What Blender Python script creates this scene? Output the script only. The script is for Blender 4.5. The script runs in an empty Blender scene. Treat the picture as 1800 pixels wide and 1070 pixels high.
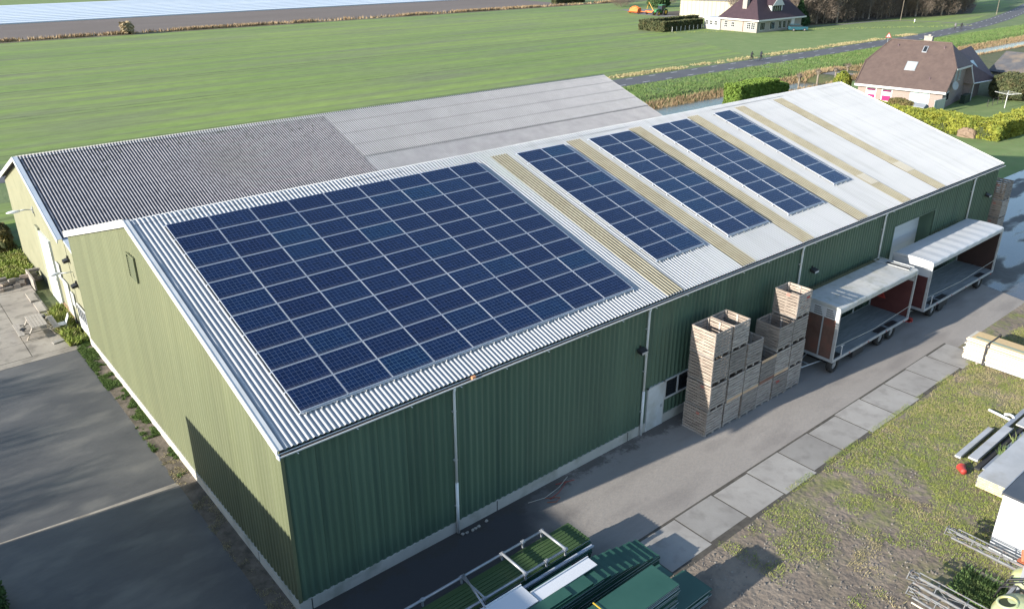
import bpy, math, random
import numpy as np
from mathutils import Vector, Matrix

# ------------------------------------------------------------------ camera, world, sun, exposure
C = bpy.data.collections.new("scene"); bpy.context.scene.collection.children.link(C)
SC = bpy.context.scene
cam = bpy.data.cameras.new("camera"); camo = bpy.data.objects.new("camera", cam); C.objects.link(camo)
YAW, PITCH, ROLL = 0.875, 0.40816, 0.00028
fw = Vector((math.cos(YAW)*math.cos(PITCH), math.sin(YAW)*math.cos(PITCH), -math.sin(PITCH)))
rt = Vector((math.sin(YAW), -math.cos(YAW), 0)); up = rt.cross(fw)
camo.matrix_world = Matrix.Translation((-7.547, -19.713, 20.093)) @ Matrix((rt, up, -fw)).transposed().to_4x4()
cam.sensor_width = 36; cam.lens = 1419.934/1800*36
cam.shift_x = -0.0002; cam.shift_y = -25.585/1800
cam.clip_start = 0.3; cam.clip_end = 3000
SC.camera = camo
SUN = Vector((1, -0.117, -0.315)).normalized()          # the way the light travels
elev = math.asin(-SUN.z); az = math.atan2(-SUN.x, -SUN.y)  # clockwise from +Y, towards the sun
W = bpy.data.worlds.new("World"); SC.world = W; W.use_nodes = True
nt = W.node_tree; bg = nt.nodes['Background']
sky = nt.nodes.new('ShaderNodeTexSky'); sky.sky_type = 'NISHITA'; sky.sun_disc = False
sky.sun_elevation = elev; sky.sun_rotation = az; sky.altitude = 0; sky.air_density = 1.0; sky.dust_density = 0.6; sky.ozone_density = 1.5
nt.links.new(sky.outputs[0], bg.inputs[0]); bg.inputs[1].default_value = 0.125
sl = bpy.data.lights.new("sun", 'SUN'); sl.energy = 4.5; sl.angle = math.radians(0.55); sl.color = (1.0, 0.93, 0.82)
so = bpy.data.objects.new("sun", sl); C.objects.link(so); so.rotation_euler = SUN.to_track_quat('-Z', 'Y').to_euler()
SC.view_settings.view_transform = 'Standard'; SC.view_settings.look = 'None'
SC.view_settings.exposure = 1.22; SC.view_settings.gamma = 1
SC.cycles.max_bounces = 5; SC.cycles.diffuse_bounces = 3; SC.cycles.glossy_bounces = 3; SC.cycles.caustics_reflective = False

rnd = random.Random(7); NP = np.random.RandomState(11)
A = math.radians; pi = math.pi

# ------------------------------------------------------------------ materials
def rgb(v): return (v[0], v[1], v[2], 1)
def M(name, c1, c2=None, scale=1.0, rough=0.7, bump=0.0, bscale=None, metal=0.0, stretch=(1, 1, 1), rand=0.0, c3=None, s3=9.0, a3=0.5, spec=0.5, space='P', sss=None):
    m = bpy.data.materials.new(name); m.use_nodes = True; n = m.node_tree.nodes; L = m.node_tree.links
    b = n['Principled BSDF']; b.inputs['Roughness'].default_value = rough; b.inputs['Metallic'].default_value = metal
    b.inputs['Specular IOR Level'].default_value = spec
    b.inputs['Base Color'].default_value = rgb(c1)
    if space == 'P': src = n.new('ShaderNodeNewGeometry').outputs['Position']
    else: src = n.new('ShaderNodeTexCoord').outputs['Object']
    mp = n.new('ShaderNodeMapping'); mp.inputs['Scale'].default_value = stretch; L.new(src, mp.inputs[0])
    col = None
    if c2 is not None:
        t = n.new('ShaderNodeTexNoise'); t.inputs['Scale'].default_value = scale; t.inputs['Detail'].default_value = 6; t.inputs['Roughness'].default_value = 0.62
        L.new(mp.outputs[0], t.inputs['Vector'])
        r = n.new('ShaderNodeValToRGB'); r.color_ramp.elements[0].position = 0.33; r.color_ramp.elements[1].position = 0.67
        r.color_ramp.elements[0].color = rgb(c1); r.color_ramp.elements[1].color = rgb(c2)
        L.new(t.outputs[0], r.inputs[0]); col = r.outputs[0]
    if c3 is not None:
        t = n.new('ShaderNodeTexNoise'); t.inputs['Scale'].default_value = s3; t.inputs['Detail'].default_value = 4
        L.new(mp.outputs[0], t.inputs['Vector'])
        r = n.new('ShaderNodeValToRGB'); r.color_ramp.elements[0].position = 0.5; r.color_ramp.elements[1].position = 0.68
        r.color_ramp.elements[0].color = (0, 0, 0, 1); r.color_ramp.elements[1].color = (a3, a3, a3, 1)
        L.new(t.outputs[0], r.inputs[0])
        x = n.new('ShaderNodeMix'); x.data_type = 'RGBA'; L.new(r.outputs[0], x.inputs[0])
        if col is None: x.inputs[6].default_value = rgb(c1)
        else: L.new(col, x.inputs[6])
        x.inputs[7].default_value = rgb(c3); col = x.outputs[2]
    if rand:
        oi = n.new('ShaderNodeObjectInfo'); mr = n.new('ShaderNodeMapRange'); mr.inputs[3].default_value = 1-rand; mr.inputs[4].default_value = 1+rand
        L.new(oi.outputs['Random'], mr.inputs[0])
        x = n.new('ShaderNodeHueSaturation'); L.new(mr.outputs[0], x.inputs['Value'])
        if col is None: x.inputs['Color'].default_value = rgb(c1)
        else: L.new(col, x.inputs['Color'])
        col = x.outputs[0]
    if col is not None: L.new(col, b.inputs['Base Color'])
    if bump:
        t = n.new('ShaderNodeTexNoise'); t.inputs['Scale'].default_value = bscale or scale*4; t.inputs['Detail'].default_value = 5
        L.new(mp.outputs[0], t.inputs['Vector'])
        bp = n.new('ShaderNodeBump'); bp.inputs['Strength'].default_value = 1; bp.inputs['Distance'].default_value = bump
        L.new(t.outputs[0], bp.inputs['Height']); L.new(bp.outputs[0], b.inputs['Normal'])
    return m
def trough_dirt(m, pitch, col, amt, spread=0.0):
    """dirt that has settled in the valleys of a corrugated sheet (waves crest at whole multiples of pitch along X)"""
    n = m.node_tree.nodes; L = m.node_tree.links; b = n['Principled BSDF']; g = n.new('ShaderNodeNewGeometry'); sp = n.new('ShaderNodeSeparateXYZ'); L.new(g.outputs['Position'], sp.inputs[0])
    a = n.new('ShaderNodeMath'); a.operation = 'MULTIPLY'; a.inputs[1].default_value = 2*math.pi/pitch; L.new(sp.outputs[0], a.inputs[0])
    c = n.new('ShaderNodeMath'); c.operation = 'COSINE'; L.new(a.outputs[0], c.inputs[0])
    r = n.new('ShaderNodeMapRange'); r.inputs[1].default_value = .55+spread; r.inputs[2].default_value = -.75+spread; r.inputs[3].default_value = 0; r.inputs[4].default_value = amt; L.new(c.outputs[0], r.inputs[0])
    x = n.new('ShaderNodeMix'); x.data_type = 'RGBA'; L.new(r.outputs[0], x.inputs[0]); L.new(b.inputs['Base Color'].links[0].from_socket, x.inputs[6]); x.inputs[7].default_value = (col[0], col[1], col[2], 1)
    L.new(x.outputs[2], b.inputs['Base Color'])
def nodes(m): return m.node_tree.nodes, m.node_tree.links, m.node_tree.nodes['Principled BSDF']

# ------------------------------------------------------------------ mesh builder
wloc = {}
class MB:
    def __init__(s): s.v = []; s.f = []
    def add(s, v, f):
        o = len(s.v); s.v.extend([tuple(p) for p in v]); s.f.extend([tuple(i+o for i in q) for q in f]); return s
    def box(s, x0, x1, y0, y1, z0, z1):
        v = [(x0, y0, z0), (x1, y0, z0), (x1, y1, z0), (x0, y1, z0), (x0, y0, z1), (x1, y0, z1), (x1, y1, z1), (x0, y1, z1)]
        return s.add(v, [(0, 3, 2, 1), (4, 5, 6, 7), (0, 1, 5, 4), (1, 2, 6, 5), (2, 3, 7, 6), (3, 0, 4, 7)])
    def obox(s, p, ux, uy, uz):   # oriented box: corner p and three edge vectors
        p, ux, uy, uz = Vector(p), Vector(ux), Vector(uy), Vector(uz)
        v = [p, p+ux, p+ux+uy, p+uy]; v = v+[q+uz for q in v]
        return s.add(v, [(0, 3, 2, 1), (4, 5, 6, 7), (0, 1, 5, 4), (1, 2, 6, 5), (2, 3, 7, 6), (3, 0, 4, 7)])
    def prism(s, poly, d):        # polygon (3D points) pushed along d
        n = len(poly); P = [Vector(p) for p in poly]; d = Vector(d)
        return s.add(P+[p+d for p in P], [tuple(range(n))[::-1], tuple(range(n, 2*n))]+[(i, (i+1) % n, n+(i+1) % n, n+i) for i in range(n)])
    def tube(s, pts, r, k=8, caps=True):
        P = [Vector(p) for p in pts]; rr = r if isinstance(r, (list, tuple)) else [r]*len(P); rings = []
        for i, p in enumerate(P):
            t = (P[min(i+1, len(P)-1)]-P[max(i-1, 0)]).normalized()
            a = Vector((0, 0, 1)) if abs(t.z) < .9 else Vector((1, 0, 0)); u = t.cross(a).normalized(); w = t.cross(u)
            rings.append([p+rr[i]*(math.cos(2*pi*j/k)*u+math.sin(2*pi*j/k)*w) for j in range(k)])
        v = [q for g in rings for q in g]; f = []
        for i in range(len(P)-1):
            for j in range(k): f.append((i*k+j, i*k+(j+1) % k, (i+1)*k+(j+1) % k, (i+1)*k+j))
        if caps: f.append(tuple(range(k))[::-1]); f.append(tuple(range((len(P)-1)*k, len(P)*k)))
        return s.add(v, f)
    def ring(s, c, n, R, r, k=20, m=6):
        c, n = Vector(c), Vector(n).normalized(); a = Vector((0, 0, 1)) if abs(n.z) < .9 else Vector((1, 0, 0)); u = n.cross(a).normalized(); w = n.cross(u); v = []; f = []
        for i in range(k):
            d = math.cos(2*pi*i/k)*u+math.sin(2*pi*i/k)*w
            for j in range(m): v.append(c+d*(R+r*math.cos(2*pi*j/m))+n*(r*math.sin(2*pi*j/m)))
        for i in range(k):
            for j in range(m): f.append((i*m+j, ((i+1) % k)*m+j, ((i+1) % k)*m+(j+1) % m, i*m+(j+1) % m))
        return s.add(v, f)
    def blob(s, c, r, k=10, m=7, jit=0.12, seed=1, flat=0):
        R = random.Random(seed); v = []; f = []
        for i in range(m+1):
            th = pi*i/m
            for j in range(k):
                q = 1+R.uniform(-jit, jit); a = 2*pi*j/k
                v.append((c[0]+r[0]*q*math.sin(th)*math.cos(a), c[1]+r[1]*q*math.sin(th)*math.sin(a), c[2]+r[2]*q*math.cos(th)))
        for i in range(m):
            for j in range(k): f.append((i*k+j, (i+1)*k+j, (i+1)*k+(j+1) % k, i*k+(j+1) % k))
        return s.add(v, f)
    def build(s, name, mat, parent=None, loc=None, smooth=False):
        me = bpy.data.meshes.new(name)
        if parent is not None: off = Vector(wloc[parent.name])
        elif loc is not None: off = Vector(loc)
        else: off = Vector((0, 0, 0))
        me.from_pydata([(p[0]-off.x, p[1]-off.y, p[2]-off.z) for p in s.v], [], s.f); me.update()
        if mat: me.materials.append(mat)
        if smooth: me.shade_smooth()
        o = bpy.data.objects.new(name, me); C.objects.link(o)
        if parent is not None: o.parent = parent; wloc[o.name] = tuple(off)
        else: o.location = off; wloc[o.name] = tuple(off)
        return o
def npmesh(name, V, F, mat, parent=None, loc=None, smooth=False):
    me = bpy.data.meshes.new(name); off = np.array(wloc[parent.name] if parent is not None else (loc or (0, 0, 0)), float)
    V = np.asarray(V, float)-off; F = np.asarray(F, np.int32); k = F.shape[1]
    me.vertices.add(len(V)); me.vertices.foreach_set('co', V.ravel().astype(np.float32))
    me.loops.add(F.size); me.loops.foreach_set('vertex_index', F.ravel())
    me.polygons.add(len(F)); me.polygons.foreach_set('loop_start', np.arange(0, F.size, k, dtype=np.int32)); me.polygons.foreach_set('loop_total', np.full(len(F), k, np.int32))
    me.update(calc_edges=True); me.validate()
    if mat: me.materials.append(mat)
    if smooth: me.shade_smooth()
    o = bpy.data.objects.new(name, me); C.objects.link(o)
    if parent is not None: o.parent = parent
    else: o.location = off
    wloc[o.name] = tuple(off); return o
def tag(o, label=None, cat=None, group=None, kind=None):
    for k, v in (('label', label), ('category', cat), ('group', group), ('kind', kind)):
        if v: o[k] = v
    return o
def thing(name, label, cat, loc=(0, 0, 0), group=None):
    o = bpy.data.objects.new(name, None); o.empty_display_size = 0.3; C.objects.link(o); o.location = loc; wloc[o.name] = tuple(loc)
    return tag(o, label, cat, group)
def struct(o): o['kind'] = 'structure'; return o
def dup(root, loc, rotz=None, label=None, group=None, scale=None):
    r = root.copy(); C.objects.link(r); r.location = loc
    if rotz is not None: r.rotation_euler = (root.rotation_euler[0], root.rotation_euler[1], rotz)
    if scale: r.scale = (scale,)*3 if not isinstance(scale, tuple) else scale
    if label: r['label'] = label
    if group: r['group'] = group
    for ch in list(root.children):
        c = ch.copy(); C.objects.link(c); c.parent = r
        for g in list(ch.children):
            d = g.copy(); C.objects.link(d); d.parent = c
    return r
def vnoise(x, y, s, seed=0):
    x = np.asarray(x)*s+seed*17.3; y = np.asarray(y)*s+seed*5.7
    xi = np.floor(x).astype(np.int64); yi = np.floor(y).astype(np.int64); fx = x-xi; fy = y-yi
    h = lambda a, b: (np.sin(a*127.1+b*311.7+seed*74.7)*43758.5453) % 1.0
    fx = fx*fx*(3-2*fx); fy = fy*fy*(3-2*fy)
    return (h(xi, yi)*(1-fx)+h(xi+1, yi)*fx)*(1-fy)+(h(xi, yi+1)*(1-fx)+h(xi+1, yi+1)*fx)*fy
def fbm(x, y, s, seed=0): return (vnoise(x, y, s, seed)*.5+vnoise(x, y, s*2.1, seed+1)*.3+vnoise(x, y, s*4.3, seed+2)*.2)
def blades(n, X, Y, Z, h, w, lean=0.5, seed=3, hv=0.5):
    """n upright triangular blades as numpy arrays"""
    R = np.random.RandomState(seed); a = R.uniform(0, 2*pi, n); ln = R.uniform(0, lean, n); b = R.uniform(0, 2*pi, n)
    hh = h*(1-hv+hv*2*R.rand(n)); dx, dy = np.cos(a)*w/2, np.sin(a)*w/2
    p0 = np.stack([X-dx, Y-dy, Z-0.01*np.ones(n)], 1); p1 = np.stack([X+dx, Y+dy, Z-0.01*np.ones(n)], 1)
    p2 = np.stack([X+np.cos(b)*ln*hh, Y+np.sin(b)*ln*hh, Z+hh], 1)
    V = np.stack([p0, p1, p2], 1).reshape(-1, 3); F = np.arange(3*n).reshape(-1, 3); return V, F
# ------------------------------------------------------------------ palette
m_ground = M("rough_ground", (.055, .075, .022), (.10, .10, .04), .25, .95, .05, 3, c3=(.13, .11, .065), s3=1.1, a3=.6)
m_field = M("field_crop", (.13, .215, .036), (.205, .28, .058), .035, .9, .04, 2.2, stretch=(.22, 1, 1), c3=(.15, .165, .09), s3=.16, a3=.6)
n, L, b = nodes(m_field)      # seed rows and wheel tracks along the field
g = n.new('ShaderNodeNewGeometry'); sp = n.new('ShaderNodeSeparateXYZ'); L.new(g.outputs['Position'], sp.inputs[0])
def fnode(op, a, bv=None, n=n, L=L):
    q = n.new('ShaderNodeMath'); q.operation = op
    for i, z in enumerate((a, bv)):
        if z is None: continue
        if isinstance(z, (int, float)): q.inputs[i].default_value = z
        else: L.new(z, q.inputs[i])
    return q.outputs[0]
w1 = fnode('MULTIPLY', fnode('ADD', fnode('SINE', fnode('MULTIPLY', sp.outputs[1], 2*pi/1.5)), 1), .5)
nz = n.new('ShaderNodeTexNoise'); nz.noise_dimensions = '1D'; nz.inputs['Scale'].default_value = .33; nz.inputs['Detail'].default_value = 6; L.new(sp.outputs[1], nz.inputs['W'])
rr = n.new('ShaderNodeMapRange'); rr.inputs[1].default_value = .38; rr.inputs[2].default_value = .62; rr.inputs[3].default_value = .0; rr.inputs[4].default_value = .75; L.new(nz.outputs[0], rr.inputs[0])
old = b.inputs['Base Color'].links[0].from_socket
mx = n.new('ShaderNodeMix'); mx.data_type = 'RGBA'; L.new(fnode('MULTIPLY', rr.outputs[0], fnode('ADD', fnode('MULTIPLY', w1, .35), .45)), mx.inputs[0]); L.new(old, mx.inputs[6]); mx.inputs[7].default_value = (.125, .135, .075, 1)
L.new(mx.outputs[2], b.inputs['Base Color'])
# patchy fine growth and tractor tramlines
t = n.new('ShaderNodeTexNoise'); t.inputs['Scale'].default_value = .9; t.inputs['Detail'].default_value = 8; t.inputs['Roughness'].default_value = .8; mp2 = n.new('ShaderNodeMapping'); mp2.inputs['Scale'].default_value = (.35, 1, 1); L.new(g.outputs['Position'], mp2.inputs[0]); L.new(mp2.outputs[0], t.inputs['Vector'])
r = n.new('ShaderNodeMapRange'); r.inputs[1].default_value = .3; r.inputs[2].default_value = .7; r.inputs[3].default_value = .72; r.inputs[4].default_value = 1.28; L.new(t.outputs[0], r.inputs[0])
sp = n.new('ShaderNodeSeparateXYZ'); L.new(g.outputs['Position'], sp.inputs[0])
fr_ = fnode('FRACT', fnode('DIVIDE', fnode('ADD', sp.outputs[1], fnode('MULTIPLY', t.outputs[0], .6)), 21.0)); tl = fnode('MULTIPLY', fnode('ADD', fnode('LESS_THAN', fnode('ABSOLUTE', fnode('SUBTRACT', fr_, .5)), .014), fnode('LESS_THAN', fnode('ABSOLUTE', fnode('SUBTRACT', fr_, .59)), .014)), -.28)
hs = n.new('ShaderNodeHueSaturation'); L.new(fnode('ADD', r.outputs[0], tl), hs.inputs['Value']); L.new(mx.outputs[2], hs.inputs['Color']); L.new(hs.outputs[0], b.inputs['Base Color'])
m_soil = M("ploughed_soil", (.12, .095, .08), (.15, .12, .105), .05, .95, .08, 2, stretch=(.3, 1, 1))
m_road = M("road_asphalt", (.075, .075, .085), (.10, .10, .11), .2, .85, .01, 6)
m_white = M("white_road_paint", (.6, .6, .57), (.38, .38, .37), 3, .7)
m_asph = M("yard_asphalt", (.058, .06, .066), (.115, .114, .114), .3, .62, .008, 9, c3=(.165, .16, .15), s3=.8, a3=.6, stretch=(.5, 1, 1))
m_drive = M("gravel_drive", (.235, .215, .195), (.31, .285, .26), .22, .9, .015, 14, c3=(.17, .155, .145), s3=.9, a3=.5, stretch=(.3, 1, 1))
m_conc = M("concrete", (.27, .255, .235), (.35, .335, .31), .4, .85, .004, 12, c3=(.20, .185, .17), s3=1.7, a3=.5)
m_conc2 = M("concrete_old", (.25, .225, .195), (.36, .33, .285), .35, .85, .006, 12, c3=(.15, .135, .115), s3=1.3, a3=.7)
m_lawn = M("lawn", (.12, .19, .05), (.17, .23, .075), .35, .95, .03, 8, c3=(.15, .16, .06), s3=1.5, a3=.5)
m_verge = M("verge_grass", (.09, .145, .045), (.14, .18, .07), .3, .95, .06, 4)
m_plough_edge = M("dry_grass_edge", (.16, .13, .075), (.08, .085, .04), .5, .95, .05, 3)
m_water = M("ditch_water", (.03, .04, .022), None, rough=.1, bump=.05, bscale=2.2, spec=.35)
m_mud = M("muddy_ground", (.165, .13, .10), (.25, .205, .16), .45, .95, .075, 4.2, c3=(.12, .10, .085), s3=1.3, a3=.7)
n, L, b = nodes(m_mud)        # moss and low grass in the mud
g = n.new('ShaderNodeNewGeometry'); t = n.new('ShaderNodeTexNoise'); t.inputs['Scale'].default_value = .5; t.inputs['Detail'].default_value = 10; t.inputs['Roughness'].default_value = .8
L.new(g.outputs['Position'], t.inputs['Vector']); r = n.new('ShaderNodeValToRGB'); r.color_ramp.elements[0].position = .47; r.color_ramp.elements[1].position = .6
L.new(t.outputs[0], r.inputs[0]); sp = n.new('ShaderNodeSeparateXYZ'); L.new(g.outputs['Position'], sp.inputs[0])
mr = n.new('ShaderNodeMapRange'); mr.inputs[1].default_value = 13; mr.inputs[2].default_value = 21; L.new(sp.outputs[0], mr.inputs[0])
mm = fnode('MULTIPLY', r.outputs[0], mr.outputs[0], n, L)
old = b.inputs['Base Color'].links[0].from_socket; mx = n.new('ShaderNodeMix'); mx.data_type = 'RGBA'; L.new(mm, mx.inputs[0]); L.new(old, mx.inputs[6]); mx.inputs[7].default_value = (.17, .19, .05, 1)
L.new(mx.outputs[2], b.inputs['Base Color'])
m_wet = M("wet_mud", (.028, .022, .02), (.06, .052, .05), .5, .5, .03, 2.5)
n, L, b = nodes(m_wet)
g = n.new('ShaderNodeNewGeometry'); mp = n.new('ShaderNodeMapping'); mp.inputs['Scale'].default_value = (.12, .42, 1); L.new(g.outputs['Position'], mp.inputs[0])
t = n.new('ShaderNodeTexNoise'); t.inputs['Scale'].default_value = 1.3; t.inputs['Detail'].default_value = 5; L.new(mp.outputs[0], t.inputs['Vector'])
r = n.new('ShaderNodeValToRGB'); r.color_ramp.elements[0].position = .42; r.color_ramp.elements[1].position = .52; r.color_ramp.elements[0].color = (.6, .6, .6, 1); r.color_ramp.elements[1].color = (.06, .06, .06, 1)
L.new(t.outputs[0], r.inputs[0]); L.new(r.outputs[0], b.inputs['Roughness'])
r2 = n.new('ShaderNodeValToRGB'); r2.color_ramp.elements[0].position = .44; r2.color_ramp.elements[1].position = .5; r2.color_ramp.elements[0].color = (1, 1, 1, 1); r2.color_ramp.elements[1].color = (0, 0, 0, 1)
L.new(t.outputs[0], r2.inputs[0]); bpn = [q for q in n if q.type == 'BUMP'][0]; L.new(r2.outputs[0], bpn.inputs['Strength'])

def sheet(name, poly, z, mat, kind='structure', sub=None):
    mb = MB(); mb.add([(x, y, z) for x, y in poly], [tuple(range(len(poly)))]); o = mb.build(name, mat); o['kind'] = kind; return o
def rect(x0, x1, y0, y1): return [(x0, y0), (x1, y0), (x1, y1), (x0, y1)]

# ------------------------------------------------------------------ ground with its ditch
def ditch(x, y):
    d = np.interp(y, [45.6, 47.3, 51.8, 55.5], [0, 1.15, 1.15, 0])
    return d*(np.interp(x, [20, 30], [0, 1]))*(1-np.interp(x, [113.5, 116.5, 125.5, 129], [0, 1, 1, 0]))
ux = np.concatenate([[-2500, -1200, -600, -300, -150], np.arange(-100, 100, 4), np.arange(100, 140, 1.5), np.arange(140, 320, 6), [340, 420, 600, 1000, 1800, 2800]])
uy = np.concatenate([[-1200, -500, -200, -80], np.arange(-40, 44, 4), np.arange(44, 58, .7), np.arange(58, 120, 4), [140, 180, 240, 320, 450, 700, 1200, 2000, 3200]])
GX, GY = np.meshgrid(ux, uy); Z = -ditch(GX, GY)-.03
nx, ny = len(ux), len(uy); idx = np.arange(nx*ny).reshape(ny, nx)
F = np.stack([idx[:-1, :-1], idx[:-1, 1:], idx[1:, 1:], idx[1:, :-1]], -1).reshape(-1, 4)
struct(npmesh("ground", np.stack([GX, GY, Z], -1).reshape(-1, 3), F, m_ground))
sheet("ditch_water", rect(24, 113.6, 46.6, 52.6), -.8, m_water)
sheet("ditch_water", rect(127.9, 320, 46.6, 52.6), -.8, m_water)

sheet("green_field", rect(-400, 420, 71.5, 190), .0, m_field)
sheet("green_field", rect(-300, 24, 44.5, 62), .0, m_field)
sheet("ploughed_field", rect(-500, 196, 191.5, 233), .004, m_soil)
m_film = M("crop_film", (.62, .66, .74), (.5, .55, .63), .02, .35, stretch=(.2, 1, 1), c3=(.7, .72, .76), s3=.1, a3=.6)
mbf = MB()
y = 233.8
while y < 306:
    mbf.box(-500, 192-(y-233)*.02, y, y+4.9, -.02, .28); y += 6.1
o = mbf.build("plastic_covered_beds", m_film); struct(o)
sheet("dry_field_edge", rect(-500, 230, 186.2, 191.5), .012, m_plough_edge)
sheet("far_meadow", rect(-600, 260, 308, 420), .0, m_lawn)
sheet("far_meadow", rect(196, 420, 192, 306), .004, m_verge)

cl = [(-300, 66.6), (60, 66.6), (150, 66.7), (188, 67.4), (222, 70.3), (248, 74.6), (270, 79.3), (300, 86.5), (420, 118)]
def along(path, w0, w1):
    P = [Vector((a, b_, 0)) for a, b_ in path]; out = []
    for i, p in enumerate(P):
        t = (P[min(i+1, len(P)-1)]-P[max(i-1, 0)]).normalized(); nn = Vector((-t.y, t.x, 0)); out.append((p+nn*w0, p+nn*w1))
    return out
def ribbon(name, path, w0, w1, z, mat):
    pr = along(path, w0, w1); v = [q for ab in pr for q in ab]; v = [(p[0], p[1], z) for p in v]
    return struct(MB().add(v, [(2*i, 2*i+2, 2*i+3, 2*i+1) for i in range(len(pr)-1)]).build(name, mat))
ribbon("verge", cl, -9.5, 5.2, .012, m_verge).location.z = -.01
ribbon("road", cl, -2.6, 2.6, .02, m_road)
def sample(path, s):
    for (a, b_), (c, d) in zip(path, path[1:]):
        l = math.hypot(c-a, d-b_)
        if s <= l: t = Vector((c-a, d-b_, 0))/l; return Vector((a, b_, 0))+t*s, t
        s -= l
    return None
mb = MB(); s = 330
while s < 640:
    r_ = sample(cl, s)
    if r_ is None: break
    p, t = r_; nn = Vector((-t.y, t.x, 0))
    for w in (-1.75, 1.75):
        mb.obox(p+nn*(w-.09)+Vector((0, 0, .021)), t*1.5, nn*.18, (0, 0, .006))
    s += 5.4
struct(mb.build("road_markings", m_white))
m_path = M("path_paving", (.15, .14, .135), (.2, .19, .18), .5, .9)
sheet("side_path", [(116.8, 64), (126.5, 64), (122.8, 59), (122.6, 46), (118.6, 46), (118.4, 58)], .012, m_path)
sheet("side_path", [(118.6, 46), (128, 46), (128, 43.6), (118.6, 43.6)], .012, m_path)
ribbon("far_path", [(186, 97.5), (200, 94.5), (214, 93.6), (222, 90)], -.8, .8, .012, m_path)
ribbon("far_path", [(223, 90), (226, 82), (225, 73.4)], -.7, .7, .014, m_path)
sheet("driveway", [(172, 88.5), (186, 96.2), (200, 93), (200, 97), (182, 99), (172, 94)], .008, m_path)
sheet("garden_lawn", rect(68, 117, 6.5, 44.5), .002, m_lawn)
sheet("far_lawn", [(128, 71.8), (222, 71.8), (216, 93), (148, 110)], .01, m_lawn)

# yards and drive around the barn
sheet("asphalt_yard", rect(-60, 10.5, -40, 25.15), .0, m_asph)

n, L, b = nodes(m_drive)   # the old asphalt shows through towards the west end of the drive
g = n.new('ShaderNodeNewGeometry'); sp = n.new('ShaderNodeSeparateXYZ'); L.new(g.outputs['Position'], sp.inputs[0]); t = n.new('ShaderNodeTexNoise'); t.inputs['Scale'].default_value = .6; t.inputs['Detail'].default_value = 6; L.new(g.outputs['Position'], t.inputs['Vector'])
xx_ = fnode('ADD', fnode('ADD', sp.outputs[0], fnode('MULTIPLY', sp.outputs[1], -.5, n, L), n, L), fnode('MULTIPLY', t.outputs[0], 3.5, n, L), n, L)
mr = n.new('ShaderNodeMapRange'); mr.inputs[1].default_value = 10.2; mr.inputs[2].default_value = 14.0; mr.interpolation_type = 'SMOOTHSTEP'; L.new(xx_, mr.inputs[0])
mx = n.new('ShaderNodeMix'); mx.data_type = 'RGBA'; L.new(mr.outputs[0], mx.inputs[0]); mx.inputs[6].default_value = (.05, .05, .054, 1); L.new(b.inputs['Base Color'].links[0].from_socket, mx.inputs[7]); L.new(mx.outputs[2], b.inputs['Base Color'])
n, L, b = nodes(m_drive); old = b.inputs['Base Color'].links[0].from_socket; t = n.new('ShaderNodeTexNoise'); t.inputs['Scale'].default_value = 1.2; t.inputs['Detail'].default_value = 7; t.inputs['Roughness'].default_value = .75; L.new(g.outputs['Position'], t.inputs['Vector'])
mr = n.new('ShaderNodeMapRange'); mr.inputs[1].default_value = -.2; mr.inputs[2].default_value = -1.3; mr.inputs[3].default_value = .42; mr.inputs[4].default_value = .75; L.new(sp.outputs[1], mr.inputs[0])
mk_ = n.new('ShaderNodeMapRange'); mk_.inputs[1].default_value = -.06; mk_.inputs[2].default_value = .06; L.new(fnode('SUBTRACT', t.outputs[0], mr.outputs[0], n, L), mk_.inputs[0])
mx = n.new('ShaderNodeMix'); mx.data_type = 'RGBA'; L.new(fnode('MULTIPLY', mk_.outputs[0], .65, n, L), mx.inputs[0]); L.new(old, mx.inputs[6]); mx.inputs[7].default_value = (.05, .045, .038, 1); L.new(mx.outputs[2], b.inputs['Base Color'])
sheet("gravel_drive", [(-.4, -5.4), (60, -5.4), (66, -1), (66, 1.5), (51, 1.5), (51, .5), (-.4, .5)], .004, m_drive)
sheet("muddy_ground", [(9.6, -5.4), (66, -5.2), (66, -60), (8.0, -60), (8.6, -9)], .003, m_mud)
sheet("wet_track", [(45, -5.3), (88, -5.3), (88, 6.8), (67, 6.8), (60, 6.2), (51.8, 6), (51.7, -.3), (46.4, -.4)], .010, m_wet)
struct(MB().box(-60, -.7, 24.7, 25.3, -.1, .012).build("concrete_edging", m_conc2))
mb = MB(); yy = 25.32
k = 0
while yy < 62:
    xx = -.75
    for j in range(5):
        w = [2.05, 3.1, 3.1, 3.1, 3.1][j]; mb.box(xx-w, xx-.03, yy, yy+2.02, -.1, .014+.012*((k*7+j*3) % 4)/4); xx -= w
    yy += 2.05; k += 1
struct(mb.build("concrete_slab_yard", m_conc2))
sheet("slab_bed", [(10.5, -6.75), (35.6, -6.6), (35.6, -4.7), (10.5, -4.66)], .009, M("slab_joint_dirt", (.05, .045, .038), (.10, .09, .075), 3, .95))
sheet("painted_sun_strip", [(-.72, 9.34), (-.72, 9.60), (-3.5, 9.78), (-7.2, 10.13), (-14, 10.93), (-14, 10.90), (-7.2, 10.06), (-3.5, 9.64)], .008, m_conc2)  # sunlit gap beside the shed's shadow, painted as a paler strip
n, L, b = nodes(m_conc)   # every slab cast a little differently
g = n.new('ShaderNodeNewGeometry'); sp = n.new('ShaderNodeSeparateXYZ'); L.new(g.outputs['Position'], sp.inputs[0]); wn_ = n.new('ShaderNodeTexWhiteNoise'); wn_.noise_dimensions = '1D'; L.new(fnode('FLOOR', fnode('DIVIDE', fnode('SUBTRACT', sp.outputs[0], 10.7, n, L), 2.27, n, L), None, n, L), wn_.inputs['W'])
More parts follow.
